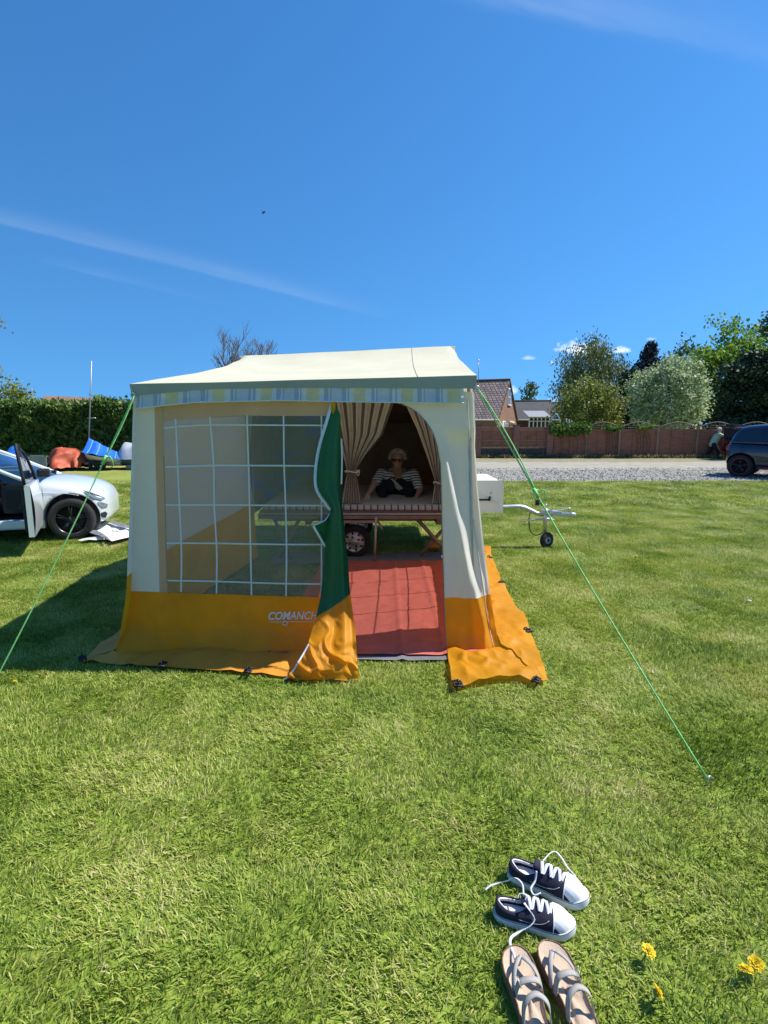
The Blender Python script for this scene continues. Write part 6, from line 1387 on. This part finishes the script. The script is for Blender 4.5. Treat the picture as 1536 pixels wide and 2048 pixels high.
# ------------------------------------------------------------------ shoes on the lawn
NAVYC = mat('navy_canvas_upper', (.018, .015, .035), .85, var=.25, scale=60, bump=.3, bscale=500)
WRUB = mat('white_rubber', (.74, .74, .74), .75, var=.06, scale=30)
LACE = mat('white_lace', (.76, .77, .82), .85, var=.06, scale=120, bump=.4, bscale=700)
SLIN = mat('grey_shoe_lining', (.80, .78, .80), .9, var=.08, scale=50)
OUT = [(0, 0), (.012, .016), (.05, .027), (.12, .0335), (.25, .036), (.40, .036), (.52, .040), (.64, .0455), (.74, .048), (.83, .0465), (.90, .041), (.955, .031), (.988, .018), (1.0, 0)]
def sneaker(heel_px, toe_px, label, mirror, rz_add=0.0):
    h, t = G(*heel_px), G(*toe_px); d = t-h; L_ = d.length; k = L_/.285
    SH = thing('canvas_shoe', label, 'shoe', (h.x, h.y, .004), math.atan2(d.y, d.x)+rz_add, 'navy canvas shoes')
    n = 64
    def outline(a):                                  # a in 0..1 round the shoe, heel at 0, toe at .5
        s = a*2 if a <= .5 else 2-a*2; x = (1-math.cos(math.pi*s))/2; w = interp(OUT, x); side = 1 if a <= .5 else -1
        return x, w*side*(1.0+(.06*mirror*side*math.sin(math.pi*x))), s
    def S(a, r):                                     # upper surface, r = 0 at the sole, 1 at the collar
        r = min(1.0, max(0.0, r))
        x, w, s = outline(a); cx = .028+.43*x; hw = .0315*max(0.0, math.sin(math.pi*min(1, max(0, x*1.0))))**.55*(1 if w >= 0 else -1)
        zc = interp([(0, .074), (.25, .062), (.5, .058), (.75, .070), (1.0, .094)], x)
        hr = r**1.45; vr = 1-(1-r)**1.9
        X = x+(cx-x)*hr; Y = w+(hw-w)*hr + (.0065*math.sin(math.pi*r)*(1 if w > 0 else -1 if w < 0 else 0))
        if x < .25: X -= .010*math.sin(math.pi*r)*(1-x/.25)
        Z = .026+(zc-.026)*vr+.006*math.sin(math.pi*min(1, r*1.6))*smooth(.75, 1, x)
        return Vector((X*.285*k, Y*k, Z*k))
    bb = MB(); nv = 22
    istoe = lambda u, v: S(u % 1, v).x > (.795+.02*math.cos((u-.5)*20))*.285*k
    bb.grid(lambda u, v: S(u % 1, v), n, nv); up_ = bb.build('upper', NAVYC, SH, local=True, solid=.002)
    xb = .735*.285*k
    def edge_a(r):                                   # where the cap's straight back edge crosses ring r
        lo, hi = .25, .5
        if S(.5, r).x < xb: return .5
        for _ in range(30):
            md = (lo+hi)/2
            if S(md, r).x < xb: lo = md
            else: hi = md
        return hi
    rend = max(i/400 for i in range(400) if S(.5, i/400).x > xb)
    def cap(u, v):
        r = rend*v*.999; a0 = edge_a(r); a = a0+(1-2*a0)*u; p = S(a, r); c = Vector((p.x-.03*k, p.y*.3, p.z-.03*k)); return p+(p-c).normalized()*.0016*k
    bb = MB(); bb.grid(cap, 36, 26); bb.build('toe_cap', WRUB, SH, local=True)
    bb = MB(); bb.tube([cap(0, i/20) for i in range(21)]+[cap(1, 1-i/20) for i in range(21)], .0016*k, 5); bb.build('cap_edge', SLIN, SH, local=True)
    bb = MB(); bb.grid(lambda u, v: S(u % 1, .25+v*.77)*1.0+Vector((0, -.0030*(1 if outline(u % 1)[1] > 0 else -1), -.002))+Vector((.0035 if outline(u % 1)[0] < .3 else 0, 0, 0)), n, 14, keep=lambda u, v: outline(u % 1)[0] < .93); bb.build('lining', SLIN, SH, local=True)
    bb = MB(); bb.grid(lambda u, v: (lambda p: Vector((.145*k+(p.x-.145*k)*(1-v)*.97, p.y*(1-v)*.95, .030*k)))(S(u % 1, 0)), n, 4); bb.build('insole', SLIN, SH, local=True)
    bb = MB()
    def sole(u, v):
        x, w, s = outline(u % 1); pr = interp([(0, .000, -.001), (.12, .004, -.0005), (.3, .0055, .006), (.7, .0055, .024), (.88, .004, .0285), (1, -.004, .0285)], v); sg = 1 if w > 0 else -1 if w < 0 else 0
        ex = pr[0]*(1.2 if x > .8 else 1); nx = (x-.5)*2; X = x*.285+ex*nx**3*1.5
        Z = pr[1]*(1+.35*smooth(.8, 1, x))+.008*smooth(.82, 1, x)*(1-v*.3)
        return Vector((X*k, (w+ex*sg*(1-abs(nx)**6))*k, Z*k))
    bb.grid(sole, n, 10); vs = [sole(i/n, 0) for i in range(n)]; bb.add(vs, [tuple(range(n-1, -1, -1))]); so_ = bb.build('sole', WRUB, SH, local=True)
    bb = MB(); bb.tube([sole(i/n, .80)+Vector((0, 0, .0)) for i in range(n+1)], .0012*k, 4, cap=False); bb.build('sole_line', NAVYC, so_, local=True)
    # tongue and lacing over the instep
    def top(x):                                      # height of the instep ridge at x/L
        r = 0.0
        for i in range(200):
            p = S(.5, i/199)
            if p.x <= x*.285*k: return p.z
        return S(.5, 1).z
    bb = MB(); bb.grid(lambda u, v: Vector(((.40+.08*v-.07*(1-v))*.285*k, (u-.5)*.046*k, top(.46)+(.012*(1-v)-.001)*k-((u-.5)**2)*.04*k)), 6, 5); bb.build('tongue', NAVYC, SH, local=True, solid=.003)
    for j in range(6):
        x = .43+.056*j; hw = .027-.0004*j; bb = MB(); zt_ = top(x)+.0035*k; sl = .016*(1 if j % 2 else -1)
        c = [Vector(((x+sl*q)*.285*k, q*hw*k, zt_-(q**2)*.0105*k+.002*(1-q*q)*k)) for q in [i/8-1 for i in range(17)]]
        vs = []
        for i, p in enumerate(c):
            w = Vector((.0060*k, 0, 0)); vs += [p-w, p+w, p+w+Vector((0, 0, .0022)), p-w+Vector((0, 0, .0022))]
        bb.add(vs, [(4*i+q, 4*i+(q+1) % 4, 4*i+4+(q+1) % 4, 4*i+4+q) for i in range(16) for q in range(4)]); bb.build('lace', LACE, SH, local=True)
        for s in (-1, 1):
            bb = MB(); p = Vector(((x+sl*s)*.285*k, s*(hw+.001)*k, zt_-.0100*k)); bb.sphere(p, .0038*k, 5, sc=(1, 1, .6)); bb.build('eyelet', WRUB, SH, local=True)
    for s in (-1, 1):                                # stitched foxing seams on the sides
        bb = MB(); bb.tube([S(.5-s*(.5-q) if False else (q if s > 0 else 1-q), .36+.2*smooth(.2, .45, q)) + Vector((0, .0028*s, .0008)) for q in [.20+.18*i/10 for i in range(11)]], .0007*k, 4); bb.build('stitching', SLIN, SH, local=True)
    GRASS_MASK.append([tuple(wmat(SH) @ (S(i/16, 0)*1.0))[:2] for i in range(16)])
    return SH, k
def ribbon(name, pts, w, m, parent, n=7):
    c = spline(pts, n); vs = []
    for i, p in enumerate(c):
        t = (c[min(i+1, len(c)-1)]-c[max(i-1, 0)]).normalized(); s = t.cross(Vector((0, .35, 1))); s = s.normalized() if s.length > 1e-4 else Vector((1, 0, 0)); a = .5*math.sin(i*.23); up = s.cross(t); s = (s*math.cos(a)+up*math.sin(a))*w/2; nn = t.cross(s).normalized()*.0012
        vs += [p-s-nn, p+s-nn, p+s+nn, p-s+nn]
    bb = MB(); bb.add(vs, [(4*i+q, 4*i+(q+1) % 4, 4*i+4+(q+1) % 4, 4*i+4+q) for i in range(len(c)-1) for q in range(4)]+[(3, 2, 1, 0), tuple(4*(len(c)-1)+q for q in range(4))]); return bb.build(name, m, parent)
S1, k1 = sneaker((1018, 1752), (1172, 1812), 'navy canvas shoe with white toe cap lying farther from the sandals', 1)
S2, k2 = sneaker((990, 1832), (1146, 1866), 'navy canvas shoe with loose lace trailing towards the beige sandals', -1)
ribbon('loose_lace', [G(1086, 1722, .085), G(1098, 1708, .08), G(1110, 1703, .06), G(1122, 1715, .05), G(1135, 1735, .035), G(1150, 1752, .03), G(1150, 1763, .02)], .0058, LACE, S1)
ribbon('loose_lace', [G(1073, 1742, .085), G(1070, 1762, .06), G(1062, 1777, .05), G(1068, 1790, .06), G(1082, 1786, .07)], .0058, LACE, S1)
ribbon('loose_lace', [G(1047, 1790, .088), G(1044, 1768, .095), G(1030, 1756, .075), G(1015, 1762, .05), G(998, 1766, .03), G(980, 1772, .025), G(970, 1780, .02)], .0058, LACE, S2)
ribbon('loose_lace', [G(1048, 1806, .088), G(1060, 1822, .080), G(1068, 1838, .06), G(1060, 1852, .045), G(1038, 1864, .03), G(1022, 1876, .035), G(1021, 1892, .035), G(1028, 1910, .045), G(1033, 1926, .05)], .0075, LACE, S2)
ribbon('loose_lace', [G(1034, 1796, .09), G(1040, 1787, .10), G(1052, 1790, .10), G(1050, 1800, .09)], .007, LACE, S2)
# sandals
SUEDE = mat('beige_suede_footbed', (.50, .38, .28), .9, var=.14, scale=16, bump=.2, bscale=200)
CORK = mat('brown_cork_edge', (.20, .115, .06), .85, var=.25, scale=60, bump=.4, bscale=300)
STRAP = mat('taupe_strap', (.37, .345, .31), .7, var=.1, scale=40, bump=.15, bscale=300)
SOUT = [(0, 0), (.02, .018), (.08, .029), (.2, .034), (.38, .034), (.55, .040), (.72, .046), (.84, .044), (.93, .034), (.98, .018), (1, 0)]
def sandal(toe_px, heel_px, label, mirror):
    t, h = G(*toe_px), G(*heel_px); d = (t-h).normalized(); h = t-d*.275; h.z = 0
    SD = thing('sandal', label, 'sandal', (h.x, h.y, .004), math.atan2(d.y, d.x), 'beige strappy sandals'); L_ = .275; n = 56
    def ol(a, grow=0.0):
        s = a*2 if a <= .5 else 2-a*2; x = (1-math.cos(math.pi*s))/2; w = interp(SOUT, x); side = 1 if a <= .5 else -1; w *= 1+.10*mirror*side*smooth(.4, .9, x)-.12*mirror*side*math.sin(math.pi*x)
        cur = .010*mirror*math.sin(math.pi*x*.9)
        return x*L_, w*side+cur, x
    def fb(u, v):
        x, w, s = ol(u % 1); k = 1-v; bed = .028+.010*smooth(.1, .0, s)-.004*(1-k)+.006*math.exp(-((s-.45)/.12)**2)*abs(w)/.04
        return Vector((L_*.5+(x-L_*.5)*k, w*k, bed+.006*smooth(.75, 1, k)))
    bb = MB(); bb.grid(fb, n, 10); bb.build('footbed', SUEDE, SD, local=True)
    bb = MB()
    def side_(u, v):
        x, w, s = ol(u % 1); z = fb(u, 0).z*v; e = .0025*math.sin(math.pi*v); return Vector((x+(.003 if s > .5 else -.003)*math.sin(math.pi*v), w*(1+e/.04), z))
    bb.grid(side_, n, 5); bb.add([side_(i/n, 0) for i in range(n)], [tuple(range(n-1, -1, -1))]); bb.build('sole', CORK, SD, local=True)
    bb = MB(); bb.tube([fb(i/n, .0)+Vector((0, 0, .0005)) for i in range(n+1)], .0022, 5, cap=False); bb.build('rim', CORK, SD, local=True)
    def strap(pts, w, name='strap'):
        c = spline([Vector(p) for p in pts], 8); vs = []
        for i, p in enumerate(c):
            tt = (c[min(i+1, len(c)-1)]-c[max(i-1, 0)]).normalized(); out = Vector((p.x*0, p.y, p.z-.02)).normalized(); s = tt.cross(out).normalized()*w/2; nn = out*.0016
            vs += [p-s-nn, p+s-nn, p+s+nn, p-s+nn]
        bb = MB(); bb.add(vs, [(4*i+q, 4*i+(q+1) % 4, 4*i+4+(q+1) % 4, 4*i+4+q) for i in range(len(c)-1) for q in range(4)]); return bb.build(name, STRAP, SD, local=True)
    m_ = mirror
    pk = (.222, .004*m_, .056)                          # toe post and its two straps
    bb = MB(); bb.tube([(.224, .004*m_, .03), pk], .005, 8); bb.build('toe_post', STRAP, SD, local=True)
    strap([(.229, .004*m_, .046), (.212, .012*m_, .060), (.180, .030*m_, .060), (.150, .039*m_, .046), (.135, .041*m_, .028)], .014)
    strap([(.229, .004*m_, .046), (.212, -.006*m_, .060), (.185, -.024*m_, .062), (.160, -.035*m_, .048), (.148, -.038*m_, .028)], .014)
    strap([(.130, .040*m_, .030), (.134, .030*m_, .070), (.136, .0, .082), (.136, -.028*m_, .070), (.128, -.037*m_, .030)], .017)
    strap([(.06, .036*m_, .030), (.075, .030*m_, .080), (.085, 0, .098), (.075, -.030*m_, .080), (.06, -.036*m_, .030)], .015)
    bb = MB(); bb.tube([(.136+.012*math.cos(a), .028*m_+.004*math.sin(a)*m_, .072+.012*math.sin(a)) for a in [i*math.pi/6 for i in range(13)]], .0014, 5); bb.build('buckle', STEEL, SD, local=True)
    GRASS_MASK.append([tuple(wmat(SD) @ Vector((ol(i/16)[0], ol(i/16)[1], 0)))[:2] for i in range(16)])
sandal((1032, 1912), (1082, 2110), 'left beige sandal with taupe toe post straps below the canvas shoes', 1)
sandal((1085, 1902), (1185, 2110), 'right beige sandal with taupe straps beside the other sandal', -1)

# ------------------------------------------------------------------ dandelions
YEL = mat('dandelion_yellow', (.82, .60, .01), .7, var=.15, scale=200, transl=.25); STEMM = mat('dandelion_stem', (.16, .24, .06), .6, var=.15, scale=60)
def dandelion(px, py, label, r=.022, z=.045, tilt=(.2, -.3)):
    p = G(px, py, z); t = thing('dandelion', label, 'flower', (p.x, p.y, 0), random.uniform(0, 6)); M = Matrix.Translation((0, 0, z)) @ Matrix.Rotation(tilt[0], 4, 'X') @ Matrix.Rotation(tilt[1], 4, 'Y')
    bb = MB(); rr = random.Random(px)
    for ring, (n, L_, el) in enumerate(((22, 1.0, .10), (20, .85, .35), (16, .62, .7), (10, .4, 1.1))):
        for i in range(n):
            a = 2*math.pi*(i+rr.random()*.5)/n; l = r*L_*rr.uniform(.85, 1.08); e = el+rr.uniform(-.12, .12); d = Vector((math.cos(a)*math.cos(e), math.sin(a)*math.cos(e), math.sin(e))); s = Vector((-math.sin(a), math.cos(a), 0))*r*.11
            bb.add([M @ (d*l*.1-s*.5), M @ (d*l*.1+s*.5), M @ (d*l*.95+s), M @ (d*l), M @ (d*l*.95-s)], [(0, 1, 2, 3, 4)], 0, False)
    q = bb.build('flower_head', YEL, t, local=True); q['kind'] = 'stuff'
    bb = MB(); bb.sphere(M @ Vector((0, 0, -.004)), r*.4, 5, sc=(1, 1, 1.2)); bb.build('calyx', STEMM, t, local=True)
    bb = MB(); bb.tube(spline([(.012, .008, 0), (.006, .004, z*.5), (0, 0, z-.004)], 4), .0022, 6); bb.build('stem', STEMM, t, local=True)
dandelion(1297, 1902, 'yellow dandelion right of the sandals, uppermost of the near four')
dandelion(1315, 1984, 'yellow dandelion right of the sandals, lowest in view and seen edge on', tilt=(.9, .5))
dandelion(1491, 1939, 'yellow dandelion at the right edge, left one of the close pair')
dandelion(1512, 1927, 'yellow dandelion at the right edge, right one of the close pair')
dandelion(30, 1363, 'small yellow dandelion left of the tent below the guy rope', .014)
for i, (x, y) in enumerate(((1272, 1112), (1480, 1069), (1265, 1056), (1228, 1000), (1180, 1005))):
    dandelion(x, y, ('small dandelion in the lawn right of the jockey wheel', 'small dandelion in the lawn at far right below the blue car', 'small dandelion in the lawn beyond the right guy rope', 'small dandelion in the lawn near the gravel edge', 'small dandelion between the drawbar coupling and the gravel')[i], .020, .05)
b = MB(); q = G(1498, 1208)
b.lathe([(0, 0), (.018, .003), (.021, .010), (.012, .016), (0, .019)], 12, Matrix.Translation(q+Vector((0, 0, .02)))); tag(b.build('pale_stone', mat('pale_stone', (.55, .54, .5), .8)), 'small pale stone lying in the lawn at the right', 'stone')
make_grass()
